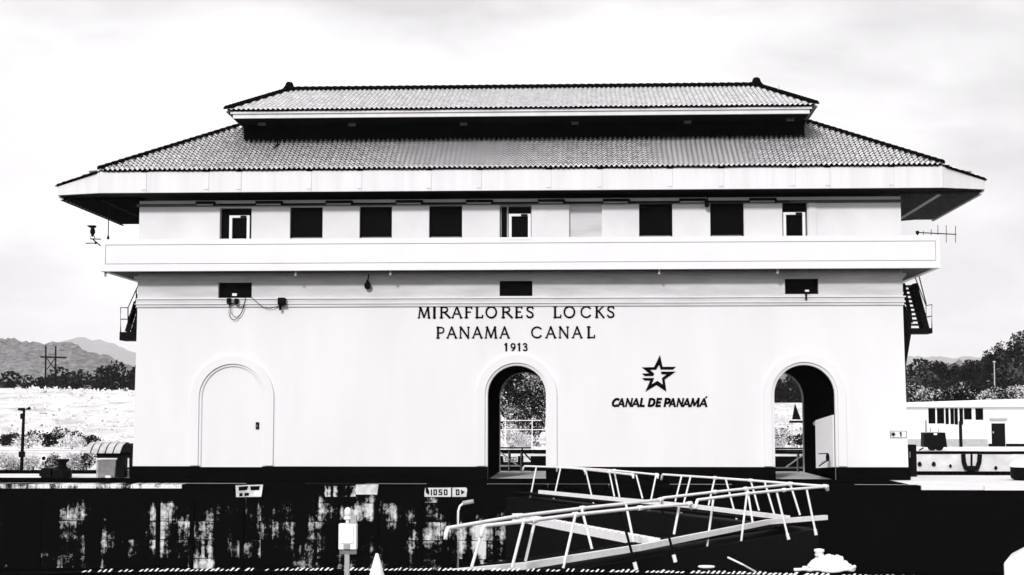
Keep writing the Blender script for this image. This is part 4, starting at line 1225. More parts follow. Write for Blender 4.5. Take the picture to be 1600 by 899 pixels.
while x < 6.4:
    if random.random() > 0.10:
        piece('rack_tooth', TO, t, Matrix.Translation((x + random.uniform(-.006, .006), yr(x), 0.016)) @ Matrix.Scale(random.uniform(0.7, 1.2), 4, (1, 0, 0)) @ Matrix.Scale(random.uniform(0.5, 1.1), 4, (0, 0, 1)))
    x += 0.073
# signal post
def signal_post(px, py0, py1, Y, label, zb=0.0):
    c = PY(px, py0, Y); s = Y / F
    t = thing('signal_post', label, 'signal', (c.x, Y, zb), None)
    zt = c.z
    w, h = 15 * s, 42 * s
    z1 = zt - 25 * s; z0 = z1 - 40 * s
    b = MB(); b.box(c.x - 4.2 * s, c.x + 3.0 * s, Y - 0.015, Y + 0.04, zb, z0 + 0.02); b.build('post', M_mid, t)
    b = MB(); b.box(c.x - 13.5 * s, c.x + 14.5 * s, Y - 0.05, Y + 0.08, z0, z1); bx = b.build('box', M_white, t, bevel=0.012)
    b = MB(); b.plate(rect(c.x - 10 * s, c.x + 10 * s, z0 + 10 * s, z1 - 4 * s), [], Y - 0.062, Y - 0.051); b.build('door', M_white, bx, bevel=0.004)
    b = MB(); b.box(c.x - 5 * s, c.x + 4 * s, Y - 0.075, Y - 0.052, z0 + 1.5 * s, z0 + 9 * s); b.build('latch', M_mid, bx)
    b = MB(); b.box(c.x + 4 * s, c.x + 14 * s, Y - 0.03, Y + 0.06, z1 + 0.003, z1 + 13 * s); b.build('side_box', M_mid, t, bevel=0.008)
    b = MB(); b.lathe((c.x, Y, z1 + 1 * s), [(3 * s, 0), (3 * s, 4 * s), (6.5 * s, 6 * s), (6 * s, 10 * s)], 12); b.build('neck', M_white, t)
    b = MB(); b.lathe((c.x, Y, z1 + 11 * s), [(5.2 * s, 0), (5.4 * s, 6 * s), (5.0 * s, 10 * s), (3.2 * s, 13 * s), (0.8 * s, 14 * s)], 14); b.build('beacon', M_white, t, True)
    b = MB(); b.box(c.x - 12 * s, c.x + 14 * s, Y - 0.02, Y + 0.04, z0 - 7 * s, z0 - 0.002); b.build('lower_bracket', M_grey, t)
signal_post(543.5, 793, 899, 21.2, 'white signal box with beacon on a post in the foreground')
signal_post(849, 675, 700, 103.0, 'small pale signal box on a post, seen through the middle arch')
# traffic cone
c = PY(589, 865, 20.2)
t = thing('traffic_cone', 'slim pale cone standing just right of the signal post', 'cone', (c.x, 20.2, 0))
b = MB(); b.lathe((c.x, 20.2, 0.03), [(0.155, 0), (0.15, 0.02), (0.05, 0.40), (0.022, c.z - 0.045), (0.016, c.z - 0.03)], 18); b.build('cone_body', M_white, t, True)
b = MB(); b.box(c.x - 0.19, c.x + 0.19, 20.01, 20.39, 0.0, 0.03); b.build('base', M_dark, t, bevel=0.01)
# white rope heap and small bollard
c = PZ(1285, 889, 0.0)
t = thing('rope_coil', 'heap of white coiled mooring rope on the near wall edge', 'rope', (c.x, c.y, 0))
random.seed(5)
for j in range(9):
    rr = 0.36 - 0.028 * j; z = 0.03 + 0.022 * j; cxx = c.x + 0.05 + 0.02 * math.sin(j * 2.1)
    P = []
    for k in range(25):
        a = 2 * math.pi * k / 24
        P.append((cxx + rr * (1 + 0.08 * math.sin(3 * a + j)) * math.cos(a), c.y - 0.35 + 0.62 * rr * math.sin(a), z + 0.015 * math.sin(5 * a + j * 1.7)))
    b = MB(); b.tube(P, 0.028, 7, caps=False); b.build('rope_turn', M_white, t, True)
P = [(c.x - 0.25 - 0.06 * k, c.y - 0.45 + 0.04 * math.sin(k * 1.3), 0.03) for k in range(5)]
b = MB(); b.tube(P, 0.026, 7); b.build('rope_tail', M_white, t, True)
c2 = PY(1279, 868, c.y - 0.35)
t = thing('mooring_bollard', 'small white-capped bollard standing in the rope heap', 'bollard', (c2.x, c.y - 0.35, 0))
b = MB(); b.lathe((c2.x, c.y - 0.35, 0), [(0.06, 0), (0.05, 0.16), (0.045, 0.22)], 12); b.build('stem', M_mid, t, True)
b = MB(); b.lathe((c2.x + 0.01, c.y - 0.35, 0.22), [(0.05, 0), (0.075, 0.02), (0.055, 0.05), (0.078, 0.07), (0.075, 0.10), (0.03, 0.11)], 9); b.build('cap', M_white, t, True)
c3 = PZ(1103, 887, 0.0)
b = MB(); b.lathe((c3.x, c3.y - 0.1, 0.0), [(0.10, 0), (0.13, 0.02), (0.12, 0.035), (0.03, 0.04)], 16); tag(b.build('deck_plate', M_white), 'flat round white deck plate left of the rope heap', 'plate')
b = MB(); b.tube([PY(1137, 871, 23.2), PY(1160, 882, 23.1), PZ(1181, 894, 0.01)], 0.014, 6); tag(b.build('loose_rod', M_white), 'thin white rod leaning over the near wall edge', 'rod')
# canvas cover at the right edge
Yt = 13.0
q = lambda a, c, dy=0: PY(a, c, Yt + dy)
t = thing('canvas_cover', 'white canvas-covered equipment box cut by the right picture edge', 'cover', (q(1620, 899).x, Yt + 0.4, 0))
top = [q(1568, 879), q(1600, 861), q(1640, 850), q(1690, 862)]
tb = [Vector((p.x * (p.y + 1.0) / p.y + 0.06, p.y + 1.0, p.z - 0.02)) for p in top]
x1_, x2_ = top[0].x, top[-1].x
vs = top + tb
lowf = [Vector((p.x + dx, p.y - dy, 0.02)) for p, dx, dy in zip(top, (0.02, 0.05, 0.0, 0.02), (0.0, 0.14, 0.10, 0.0))]
lowb = [Vector((p.x, p.y, 0.02)) for p in tb]
vs += lowf + lowb
b = MB(); b.add(vs, [(0, 1, 5, 4), (1, 2, 6, 5), (2, 3, 7, 6), (0, 8, 9, 1), (1, 9, 10, 2), (2, 10, 11, 3), (0, 4, 12, 8), (3, 11, 15, 7), (4, 5, 13, 12), (5, 6, 14, 13), (6, 7, 15, 14)])
b.build('canvas', mat('canvas', 0.8, 0.9, var=0.12, scale=3, bump=0.5, bscale=5), t, True, bevel=0.02)

# ------------------------------------------------------------------ left of the building
def capstan(px, pyb, Y, sc_, label, name='capstan'):
    c = PY(px, pyb, Y)
    t = thing(name, label, 'capstan', (c.x, Y, 0.012))
    b = MB(); b.lathe((c.x, Y, 0.012), [(0.42 * sc_, 0), (0.42 * sc_, 0.30 * sc_), (0.30 * sc_, 0.40 * sc_)], 16); b.build('base', M_dark, t)
    b = MB(); b.lathe((c.x, Y, 0.012 + 0.40 * sc_), [(0.26 * sc_, 0), (0.17 * sc_, 0.12 * sc_), (0.17 * sc_, 0.22 * sc_), (0.30 * sc_, 0.34 * sc_), (0.28 * sc_, 0.40 * sc_)], 16); b.build('drum', M_dark, t, True)
    return t, c
t, c = capstan(97, 748, 57.8, 0.85, 'black mooring capstan on the pale ground left of the kiosk')
b = MB(); b.box(c.x - 0.75, c.x - 0.36, 57.6, 58.0, 0.0, 0.36); b.box(c.x - 0.85, c.x - 0.75, 57.7, 57.9, 0.05, 0.28); b.build('gear_box', M_dark, t, bevel=0.03)
# loudspeaker pole
c = PY(35, 736, 63.5)
t = thing('loudspeaker_pole', 'dark pole with two horn loudspeakers on top, far left', 'pole', (c.x, 63.5, 0.0))
q = lambda a, cc: PY(a, cc, 63.5)
b = MB(); b.tube([(q(33.5, 736).x, 63.5, 0.0), q(37, 650), q(37.8, 640)], 0.075, 8, r1=0.05); b.build('shaft', M_dark, t)
b = MB(); b.tube([q(28.5, 639.5), q(38.5, 640)], 0.05, 8, r1=0.07); b.build('horn', M_dark, t)
b = MB(); b.tube([q(40, 640), q(47, 638)], 0.02, 8, r1=0.075); b.build('horn', M_dark, t)
b = MB(); k_ = q(36.5, 650); b.box(k_.x - 0.09, k_.x + 0.05, 63.38, 63.5, k_.z - 0.13, k_.z + 0.1); b.build('junction_box', M_dark, t)
b = MB(); k_ = q(35, 710); b.box(k_.x - 0.12, k_.x + 0.13, 63.36, 63.5, k_.z - 0.12, k_.z + 0.12); b.build('control_box', M_dark, t, bevel=0.03)
# life ring on a stand
c = PY(68.5, 716.5, 60.8)
t = thing('life_ring', 'white life ring with dark centre on a thin post beside the capstan', 'life ring', (c.x, 60.8, 0))
P = [(c.x + 0.10 * math.cos(a * math.pi / 10), 60.8, c.z + 0.10 * math.sin(a * math.pi / 10)) for a in range(21)]
b = MB(); b.tube(P, 0.022, 6, caps=False); b.build('ring', M_white, t, True)
b = MB(); b.plate([(c.x + 0.085 * math.cos(a * math.pi / 10), c.z + 0.085 * math.sin(a * math.pi / 10)) for a in range(20)], [], 60.82, 60.84); b.build('backing_disc', M_dark, t)
b = MB(); b.tube([(c.x, 60.86, 0), (c.x, 60.86, c.z)], 0.014, 6); b.build('post', M_mid, t)
# kiosk with ribbed awning roof
Yk = 57.6
q = lambda a, c: PY(a, c, Yk)
t = thing('control_kiosk', 'small grey control kiosk under a curved ribbed white awning', 'kiosk', (q(172, 748).x, Yk + 0.5, 0))
b = MB(); x0, x1 = q(152.5, 735).x, q(181, 735).x
b.add([(x0, Yk, 0.012), (x1 - 0.05, Yk, 0.012), (x1 - 0.05, Yk + 0.7, 0.012), (x0, Yk + 0.7, 0.012), (x0 - 0.04, Yk, q(165, 719).z), (x1, Yk, q(165, 719).z), (x1, Yk + 0.7, q(165, 719).z), (x0 - 0.04, Yk + 0.7, q(165, 719).z)], [(0, 3, 2, 1), (4, 5, 6, 7), (0, 1, 5, 4), (1, 2, 6, 5), (2, 3, 7, 6), (3, 0, 4, 7)])
b.build('cabinet', M_grey, t, bevel=0.015)
b = MB(); b.box(x0 - 0.04, x0 + 0.03, Yk - 0.02, Yk - 0.003, 0.012, q(165, 722).z); b.build('cabinet_edge', M_mid, t)
b = MB(); b.box(q(167, 745).x, q(175, 745).x, Yk - 0.2, Yk - 0.05, 0.0, q(170, 743).z); b.build('footing', M_white, t)
for (a, c_) in ((182, 193), (201, 204.5)):
    b = MB(); b.box(q(a, 735).x, q(c_, 735).x, Yk + 0.05, Yk + 0.5, 0.012, q(190, 708).z); b.build('post', M_dark, t)
b = MB(); b.box(q(181, 735).x, q(204, 735).x, Yk + 0.1, Yk + 0.4, q(190, 734).z, q(190, 731).z); b.box(q(150, 735).x, q(204, 735).x, Yk + 0.02, Yk + 0.6, q(190, 716).z, q(190, 707.5).z); b.build('shelf', M_dark, t)
b = MB(); b.box(q(191, 745).x, q(204, 745).x, Yk + 0.6, Yk + 1.0, 0.012, q(190, 736).z); b.build('white_box', M_white, t)
M_awn = mat('awning_grey', 0.62, 0.7, var=0.3, scale=4)
xs_ = [135, 143.5, 155, 166.5, 178.5, 190.5]
zt, zl = q(170, 691).z, q(170, 707).z
for i in range(5):
    a, c_ = q(xs_[i] + (1.6 if i else 0), 700).x, q(xs_[i + 1] - 0.6, 700).x
    prof = []
    for k in range(9):
        an = math.pi * k / 8
        prof.append((Yk + 0.42 - 0.62 * math.cos(an), zl + (zt - zl) * math.sin(an) ** 0.7))
    sh = 0.10
    vs = []
    for k, (y, z) in enumerate(prof):
        s_ = sh * (z - zl) / (zt - zl)
        vs += [(a + s_, y, z), (c_ + s_, y, z)]
    n = len(prof)
    vs += [(v[0], v[1] + 0.0, v[2] - 0.03) for v in vs]
    fs = [(2 * k, 2 * k + 1, 2 * k + 3, 2 * k + 2) for k in range(n - 1)] + [(2 * n + 2 * k, 2 * n + 2 * k + 2, 2 * n + 2 * k + 3, 2 * n + 2 * k + 1) for k in range(n - 1)]
    fs += [(2 * k, 2 * k + 2, 2 * n + 2 * k + 2, 2 * n + 2 * k) for k in range(n - 1)] + [(2 * k + 1, 2 * n + 2 * k + 1, 2 * n + 2 * k + 3, 2 * k + 3) for k in range(n - 1)]
    b = MB(); b.add(vs, fs); b.build('awning_panel', M_awn, t)
prof_e = [(k, ) for k in range(9)]
b = MB()
xe0, xe1 = q(134, 700).x + 0.0, q(206, 700).x
vs = []
for k in range(9):
    an = math.pi * k / 8
    y, z = Yk + 0.43 - 0.58 * math.cos(an), zl - 0.01 + (zt - zl - 0.04) * math.sin(an) ** 0.7
    vs += [(xe0 + 0.1, y, z), (xe1 - 0.05 * (k == 0), y, z)]
b.add(vs, [(2 * k, 2 * k + 1, 2 * k + 3, 2 * k + 2) for k in range(8)] + [tuple(range(0, 18, 2)), tuple(range(17, 0, -2))])
b.build('awning_lining', M_dark, t)

# ------------------------------------------------------------------ right of the building, island
c = PY(1428, 735, 60.0)
t = thing('control_cabinet', 'narrow black cabinet standing against the right end of the building', 'cabinet', (c.x, 60, 0))
b = MB(); b.box(PY(1420, 720, 60).x, PY(1432.5, 720, 60).x, 60, 60.5, 0.0, PY(1426, 695, 60).z); b.build('case', M_dark, t, bevel=0.02)
b = MB(); b.box(PY(1421.3, 710, 60).x, PY(1422.2, 710, 60).x, 59.97, 59.997, PY(1426, 715, 60).z, PY(1426, 706, 60).z); b.build('handle', M_mid, t)
# white domed capstan cover at right edge
c = PY(1600, 745, 57.0)
t = thing('covered_capstan', 'squat black drum with white domed cover at the right picture edge', 'capstan', (c.x + 0.2, 57, 0))
cx = PY(1606, 740, 57.0).x
b = MB(); b.lathe((cx, 57, 0.0), [(0.56, 0.05), (0.60, 0.12), (0.60, 0.42), (0.62, 0.47)], 24); b.build('drum', M_dark, t, True)
b = MB(); b.lathe((cx, 57, 0.47), [(0.68, 0.0), (0.69, 0.04), (0.60, 0.16), (0.40, 0.28), (0.05, 0.32)], 24); b.build('dome', M_white, t, True)
b = MB(); b.lathe((cx, 57, 0.0), [(0.5, 0.0), (0.5, 0.05)], 20); b.build('foot', M_dark, t)
# U-shaped fender on far wall + small wall fittings
t = thing('wall_fender', 'black U-shaped fender hanging on the far lock wall', 'fender', (PY(1518, 715, YF2).x, YF2 - 0.2, -1.4))
U = [(1505, 710), (1506, 722), (1509, 731), (1518.5, 735.5), (1527, 731), (1530, 722), (1531, 710)]
b = MB(); b.tube([PY(a, c_, YF2 - 0.2) for a, c_ in U], 0.15, 8); b.build('loop', M_dark, t)
b = MB(); b.tube([PY(1518, 708, YF2 - 0.2), PY(1518, 737, YF2 - 0.2)], 0.07, 8); b.build('bar', M_dark, t)
b = MB(); b.box(PY(1510, 730, YF2).x, PY(1527, 730, YF2).x, YF2 - 0.35, YF2 - 0.05, PY(1518, 736, YF2).z, PY(1518, 728, YF2).z); b.build('block', M_dark, t)
for (px, py, w, lab) in ((1437, 725, 5, 'black mooring hook on the far lock wall just right of the black cabinet'), (1459, 725, 5, 'black mooring hook on the far lock wall below the generator'), (1485, 728, 3.5, 'small black mooring hook on the far lock wall left of the U-shaped fender'), (1556, 731, 4, 'black mooring hook on the far lock wall right of the U-shaped fender')):
    p = PY(px, py, YF2 - 0.12); r_ = w * YF2 / F / 2 * 1.3
    b = MB(); b.lathe(p - Vector((0, 0, r_)), [(r_ * 0.5, 0), (r_, r_ * 0.6), (r_ * 0.9, r_ * 1.3), (r_ * 0.4, r_ * 2.0)], 8); tag(b.build('mooring_hook', M_dark), lab, 'hook')
# "1050" board seen through the middle arch
YS2 = YF2 - 0.06
b = MB(); b.plate([(PY(a, c_, YS2).x, PY(a, c_, YS2).z) for a, c_ in ((786, 713), (809, 713), (809, 722), (787, 722))], [], YS2, YS2 + 0.05)
sg = tag(b.build('distance_board', M_board), 'white board reading 1050 on the far wall, seen through the middle arch', 'sign')
def d9(pts, w=0.045):
    b = MB(); stroke(b, pts, w, lambda p: (PY(p[0], p[1], YS2).x, PY(p[0], p[1], YS2).z), YS2 - 0.015, YS2 - 0.002); b.build('digit', M_let, sg)
d9([(789.5, 715), (789.5, 720.5)])
for (a, c_) in ((792, 796), (802.5, 806.5)): d9([(a, 715.2), (c_, 715.2), (c_, 720.2), (a, 720.2), (a, 715.2)])
d9([(801, 715.2), (797.8, 715.2), (797.8, 717.6), (800.8, 717.6), (800.8, 720.2), (797.5, 720.2)])
b = MB(); b.plate([(PY(a, c_, YS2).x, PY(a, c_, YS2).z) for a, c_ in ((818, 713), (829, 712.5), (829, 722), (818, 722))], [], YS2, YS2 + 0.05)
tag(b.build('distance_board', M_board), 'blank white board on the far wall, right of the 1050 board', 'sign')
b = MB(); b.box(PY(700, 720, YF2).x, PY(880, 720, YF2).x, YF2 - 0.03, YF2 - 0.001, -6, -0.31); tag(b.build('wall_facing', M_copb), 'black stained facing of the far lock wall behind the middle arch', 'wall')
b = MB(); b.box(PY(1200, 720, YF2).x, PY(1270, 720, YF2).x, YF2 - 0.03, YF2 - 0.001, -6, -0.31); tag(b.build('wall_facing', M_copb), 'black stained facing of the far lock wall behind the right arch', 'wall')
# pipe trestles seen through the arches (railing on the island's rear edge)
def trestle(name, label, bars, Y, m=M_dark, r=0.035):
    p = PY(bars[0][0], bars[0][1], Y)
    t = thing(name, label, 'railing', (p.x, Y, 0))
    for (x0, y0, x1, y1, mm) in bars:
        b = MB(); b.tube([PY(x0, y0, Y), PY(x1, y1, Y)], r, 6); b.build('bar', M_white if mm == 'w' else (M_mid if mm == 'g' else M_dark), t)
trestle('island_railing', 'dark pipe railing on the island edge, seen through the middle arch', [(778, 704, 856, 704, 'd'), (782, 700, 830, 700, 'd'), (797, 704, 797, 744, 'd'), (795.2, 704, 795.2, 744, 'g'), (816, 700, 816, 744, 'd'), (814.2, 706, 814.2, 744, 'g'), (782, 707, 808, 727, 'w'), (780, 728, 812, 728, 'w'), (820, 709, 832, 722, 'd'), (824, 743, 850, 720, 'd')], 65.2)
trestle('island_railing', 'dark pipe railing on the island edge, seen through the right arch', [(1206, 701, 1262, 701, 'd'), (1206, 704, 1262, 704, 'd'), (1248, 708, 1248, 749, 'd'), (1246.2, 709, 1246.2, 747, 'g'), (1266, 709, 1266, 746, 'g'), (1227, 731, 1257, 709, 'w'), (1208, 731, 1264, 731, 'g'), (1235, 738, 1246, 746, 'd')], 65.2)
# triangular day mark seen through the right arch
Yd = 104.0
q = lambda a, c_: PY(a, c_, Yd)
t = thing('day_mark', 'dark triangular day mark on a post, seen through the right arch', 'sign', (q(1243, 700).x, Yd, 0.02))
b = MB(); b.plate([(q(1237.5, 655.5).x, q(1237.5, 655.5).z), (q(1251.5, 656).x, q(1251.5, 656).z), (q(1242, 630.5).x, q(1242, 630.5).z)], [], Yd - 0.05, Yd); b.build('triangle', M_dark, t)
b = MB(); b.box(q(1233, 656).x, q(1254, 656).x, Yd - 0.08, Yd, q(1243, 661).z, q(1243, 657.5).z); b.build('crossbar', M_dark, t, bevel=0.06)
b = MB(); b.tube([(q(1237.5, 700).x, Yd - 0.02, 0.02), q(1237.5, 658)], 0.03, 6); b.build('post', M_mid, t)
# white pipe fence behind the far lock, seen through the middle arch
t = thing('pipe_fence', 'white pipe fence with two rails, seen through the middle arch', 'fence', (PY(815, 695, 105).x, 105, 0.02))
for (x0, y0, x1, y1) in ((770, 657.5, 846, 657), (770, 672, 856, 671.5)):
    b = MB(); b.tube([PY(x0, y0, 105), PY(x1, y1, 105)], 0.03, 6); b.build('rail', M_white, t)
for px in (774, 789.5, 831.5, 853):
    p = PY(px, 653, 105); b = MB(); b.tube([(p.x, 105, 0.02), p], 0.035, 6); b.build('post', M_white, t)

# ------------------------------------------------------------------ low building beyond the far lock
Yh = 118.0
q = lambda a, c_: PY(a, c_, Yh)
z7 = lambda a, c_: PY(1380 + a / 3.459, 520 + c_ / 3.459, Yh)
hx0, hx1 = q(1380, 680).x, q(1720, 680).x
hb = thing('low_building', 'low white flat-roofed building beyond the far lock', 'building', ((hx0 + hx1) / 2, Yh + 3, 0.02))
openings = [(245, 408, 330, 492), (337, 408, 383, 495), (386, 408, 432, 498), (437, 408, 479, 470), (499, 408, 541, 472)]
hl = []
for (a, c_, d_, e) in openings:
    p, p2 = z7(a, e), z7(d_, c_); hl.append(rect(p.x, p2.x, p.z, p2.z))
dp, dp2 = z7(587, 612), z7(660, 490)
z_rf = z7(300, 400).z
b = MB(); b.plate([(hx0, 0.02), (dp.x, 0.02), (dp.x, dp2.z), (dp2.x, dp2.z), (dp2.x, 0.02), (hx1, 0.02), (hx1, z_rf), (hx0, z_rf)], hl, Yh, Yh + 0.25); b.build('wall', M_wall, hb)
b = MB(); b.box(hx0, hx0 + 0.25, Yh + 0.25, Yh + 6, 0.02, z_rf); b.build('side_wall', M_wall, hb)
b = MB(); b.box(hx1 - 0.25, hx1, Yh + 0.25, Yh + 6, 0.02, z_rf); b.build('side_wall', M_wall, hb)
b = MB(); b.box(hx0 + 0.25, hx1 - 0.25, Yh + 5.75, Yh + 6, 0.02, z_rf); b.build('rear_wall', M_wall, hb)
b = MB(); a1, a2 = z7(0, 382).z, z7(900, 343).z
b.add([(hx0 - 0.4, Yh - 0.5, z_rf), (hx1 + 0.4, Yh - 0.5, z_rf), (hx1 + 0.4, Yh + 6.4, z_rf), (hx0 - 0.4, Yh + 6.4, z_rf), (hx0 - 0.4, Yh - 0.5, a1), (hx1 + 0.4, Yh - 0.5, a2), (hx1 + 0.4, Yh + 6.4, a2), (hx0 - 0.4, Yh + 6.4, a1)],
      [(0, 3, 2, 1), (4, 5, 6, 7), (0, 1, 5, 4), (1, 2, 6, 5), (2, 3, 7, 6), (3, 0, 4, 7)])
b.build('roof', M_trim, hb)
for i, h in enumerate(hl):
    b = MB(); b.box(h[0][0], h[1][0], Yh + 0.14, Yh + 0.16, h[0][1], h[2][1]); w = b.build('window', M_glass, hb)
    if i in (0, 1, 2):
        xm = (h[0][0] + h[1][0]) / 2
        b = MB(); b.box(xm - 0.05, xm + 0.05, Yh + 0.06, Yh + 0.13, h[0][1], h[2][1]); b.build('mullion', M_white, w)
    b = MB(); b.box(h[0][0] - 0.06, h[1][0] + 0.06, Yh - 0.06, Yh - 0.003, h[0][1] - 0.07, h[0][1]); b.build('sill', M_trim, w)
b = MB(); b.box(dp.x, dp2.x, Yh + 0.16, Yh + 0.2, 0.02, dp2.z); dr = b.build('door', M_dark, hb)
b = MB(); b.box(dp.x + 0.12, dp.x + 0.2, Yh + 0.1, Yh + 0.158, 1.0, 1.15); b.build('handle', M_mid, dr)
b = MB(); b.box(z7(573, 466).x, z7(668, 466).x, Yh - 0.25, Yh - 0.003, z7(600, 473).z, z7(600, 461).z); b.build('door_lamp', M_mid, hb, bevel=0.03)
b = MB(); b.box(hx0, dp.x - 0.3, Yh - 0.03, Yh - 0.002, 0.02, z7(300, 575).z); b.build('dado', M_mid, hb)
b = MB(); b.box(dp.x - 0.25, dp.x - 0.01, Yh - 0.035, Yh - 0.002, 0.02, z7(300, 600).z); b.build('dark_dado', M_dark, hb)
b = MB(); b.box(dp2.x + 0.01, hx1, Yh - 0.035, Yh - 0.002, 0.02, z7(300, 600).z); b.build('dark_dado', M_dark, hb)
b = MB(); b.box(z7(445, 520).x, z7(460, 520).x, Yh - 0.12, Yh - 0.003, z7(450, 545).z, z7(450, 500).z); b.build('meter_box', M_trim, hb)
p = z7(396, 478); b = MB(); b.tube([(p.x, Yh - 1.2, 0.02), (p.x, Yh - 1.2, p.z)], 0.12, 8); tag(b.build('marker_post', M_dark), 'dark post standing before the low building, right of its windows', 'post')
# generator on wheels
Yg = 103.6
q = lambda a, c_: PY(a, c_, Yg)
t = thing('generator', 'black wheeled generator parked before the low building', 'generator', (q(1463, 700).x, Yg, 0.02))
gx0, gx1 = q(1444, 690).x, q(1479, 690).x
b = MB(); b.add([(gx0, Yg, q(1460, 699).z), (gx1 + 0.05, Yg, q(1460, 699).z), (gx1 + 0.05, Yg + 1.1, q(1460, 699).z), (gx0, Yg + 1.1, q(1460, 699).z), (gx0, Yg + 0.05, q(1460, 676).z), (gx1 - 0.05, Yg + 0.05, q(1460, 676).z), (gx1 - 0.05, Yg + 1.0, q(1460, 676).z), (gx0, Yg + 1.0, q(1460, 676).z)], [(0, 3, 2, 1), (4, 5, 6, 7), (0, 1, 5, 4), (1, 2, 6, 5), (2, 3, 7, 6), (3, 0, 4, 7)])
b.build('body', M_dark, t, bevel=0.04)
for px in (1457, 1468):
    p = q(px, 701); b = MB(); b.tube([(p.x, Yg + 0.05, 0.30), (p.x, Yg + 0.25, 0.30)], 0.28, 14); b.build('wheel', M_dark, t)
b = MB(); b.tube([(q(1457, 701).x, Yg + 0.25, 0.30), (q(1457, 701).x, Yg + 0.9, 0.30)], 0.05, 8); b.build('axle', M_dark, t)
b = MB(); b.box(q(1459, 679).x, q(1464, 679).x, Yg - 0.02, Yg + 0.04, q(1460, 680).z, q(1460, 677).z); b.build('label_plate', M_white, t)
for px, py in ((1447, 657), (1454, 668), (1467, 671)):
    b = MB(); b.tube([q(px, 677), q(px - 0.3, py)], 0.05 if px == 1447 else 0.03, 6); b.build('exhaust_pipe', M_grey, t)
b = MB(); b.beam(q(1443, 700), q(1436, 704), 0.08, 0.08); b.build('tow_bar', M_dark, t)

# ------------------------------------------------------------------ H-frame power pole on the bank
Yq = 205.0
q = lambda a, c_: PY(a, c_, Yq)
t = thing('power_pole', 'dark H-frame power pole with crossarm before the hills', 'pole', (q(77, 615).x, Yq, 3))
for px in (71, 86.5):
    b = MB(); b.tube([(q(px, 620).x, Yq, 2.5), q(px + 0.7, 541)], 0.14, 8, r1=0.11); b.build('leg', M_dark, t)
b = MB(); b.beam(q(63.5, 558), q(103, 559), 0.2, 0.22); b.build('crossarm', M_dark, t)
for a in ((73, 560, 86, 578), (86, 560, 73, 578)):
    b = MB(); b.tube([q(*a[:2]), q(*a[2:])], 0.06, 6); b.build('brace', M_dark, t)
Yq = 190.0
p = PY(1553.5, 600, Yq); p1 = PY(1553.5, 567, Yq)
b = MB(); b.tube([(p.x, Yq, 1.5), p1], 0.10, 8, r1=0.06); b.lathe(p1, [(0.06, 0), (0.2, 0.05), (0.16, 0.18), (0.04, 0.22)], 10); tag(b.build('lamp_post', M_mid), 'pale lamp post standing among the trees on the right', 'lamp post')

# ------------------------------------------------------------------ vegetation
def leaves(mb, c, rad, n, size, flat=0.8, rnd=random):
    """small leaf quads through an ellipsoid's volume, denser to the rim"""
    c = Vector(c)
    for _ in range(n):
        while True:
            v = Vector((rnd.uniform(-1, 1), rnd.uniform(-1, 1), rnd.uniform(-1, 1)))
            if 0.15 < v.length < 1: break
        v = v.normalized() * (v.length ** 0.6)
        p = c + Vector((v.x * rad[0], v.y * rad[1], v.z * rad[2]))
        a = Vector((rnd.gauss(0, 1), rnd.gauss(0, 1), rnd.gauss(0, 1) * flat)).normalized()
        u = a.cross(Vector((rnd.gauss(0, 1), rnd.gauss(0, 1), rnd.gauss(0, 1)))).normalized()
        s = size * rnd.uniform(0.6, 1.3)
        mb.add([p - a * s, p + u * s * 0.55, p + a * s, p - u * s * 0.55], [(0, 1, 2, 3)])
M_leafd = leafmat('dark_foliage', 0.005, 0.03, 0.85)
M_leafm = leafmat('mixed_foliage', 0.008, 0.60, 0.83, 0.05)
M_leafp = leafmat('pale_foliage', 0.10, 0.75, 0.55, 0.16)
M_bark = mat('bark', 0.03, 0.9)
def tree(name, label, base, h, rx, ry, m, clumps, nleaf, size, seed, low=0.35, group=None):
    rnd = random.Random(seed)
    base = Vector(base)
    t = thing(name, label, 'tree', tuple(base), group)
    b = MB()
    tp = base + Vector((rnd.uniform(-.3, .3), 0, h * 0.62))
    b.tube([base - Vector((0, 0, 0.3)), base.lerp(tp, 0.5) + Vector((rnd.uniform(-.15, .15), 0, 0)), tp], 0.035 * h, 8, r1=0.012 * h)
    cs = []
    for i in range(clumps):
        a = rnd.uniform(0, 2 * math.pi); rr = math.sqrt(rnd.random())
        z = low + (1 - low) * rnd.random()
        w = math.sin(math.pi * min(1, max(0.12, (z - low) / (1 - low) * 0.8 + 0.2))) ** 0.5
        p = base + Vector((math.cos(a) * rr * rx * w * 0.8, math.sin(a) * rr * ry * w * 0.8, h * z * 0.92))
        cs.append(p)
    for p in cs[:min(9, len(cs))]:
        b.tube([base.lerp(tp, rnd.uniform(0.45, 0.9)), p], 0.012 * h, 6, r1=0.004 * h)
    b.build('trunk', M_bark, t)
    b = MB()
    for p in cs:
        k = rnd.uniform(0.7, 1.3)
        leaves(b, p, (rx * 0.34 * k, ry * 0.34 * k, h * 0.13 * k), nleaf, size, rnd=rnd)
    b.build('crown', m, t)
    return t
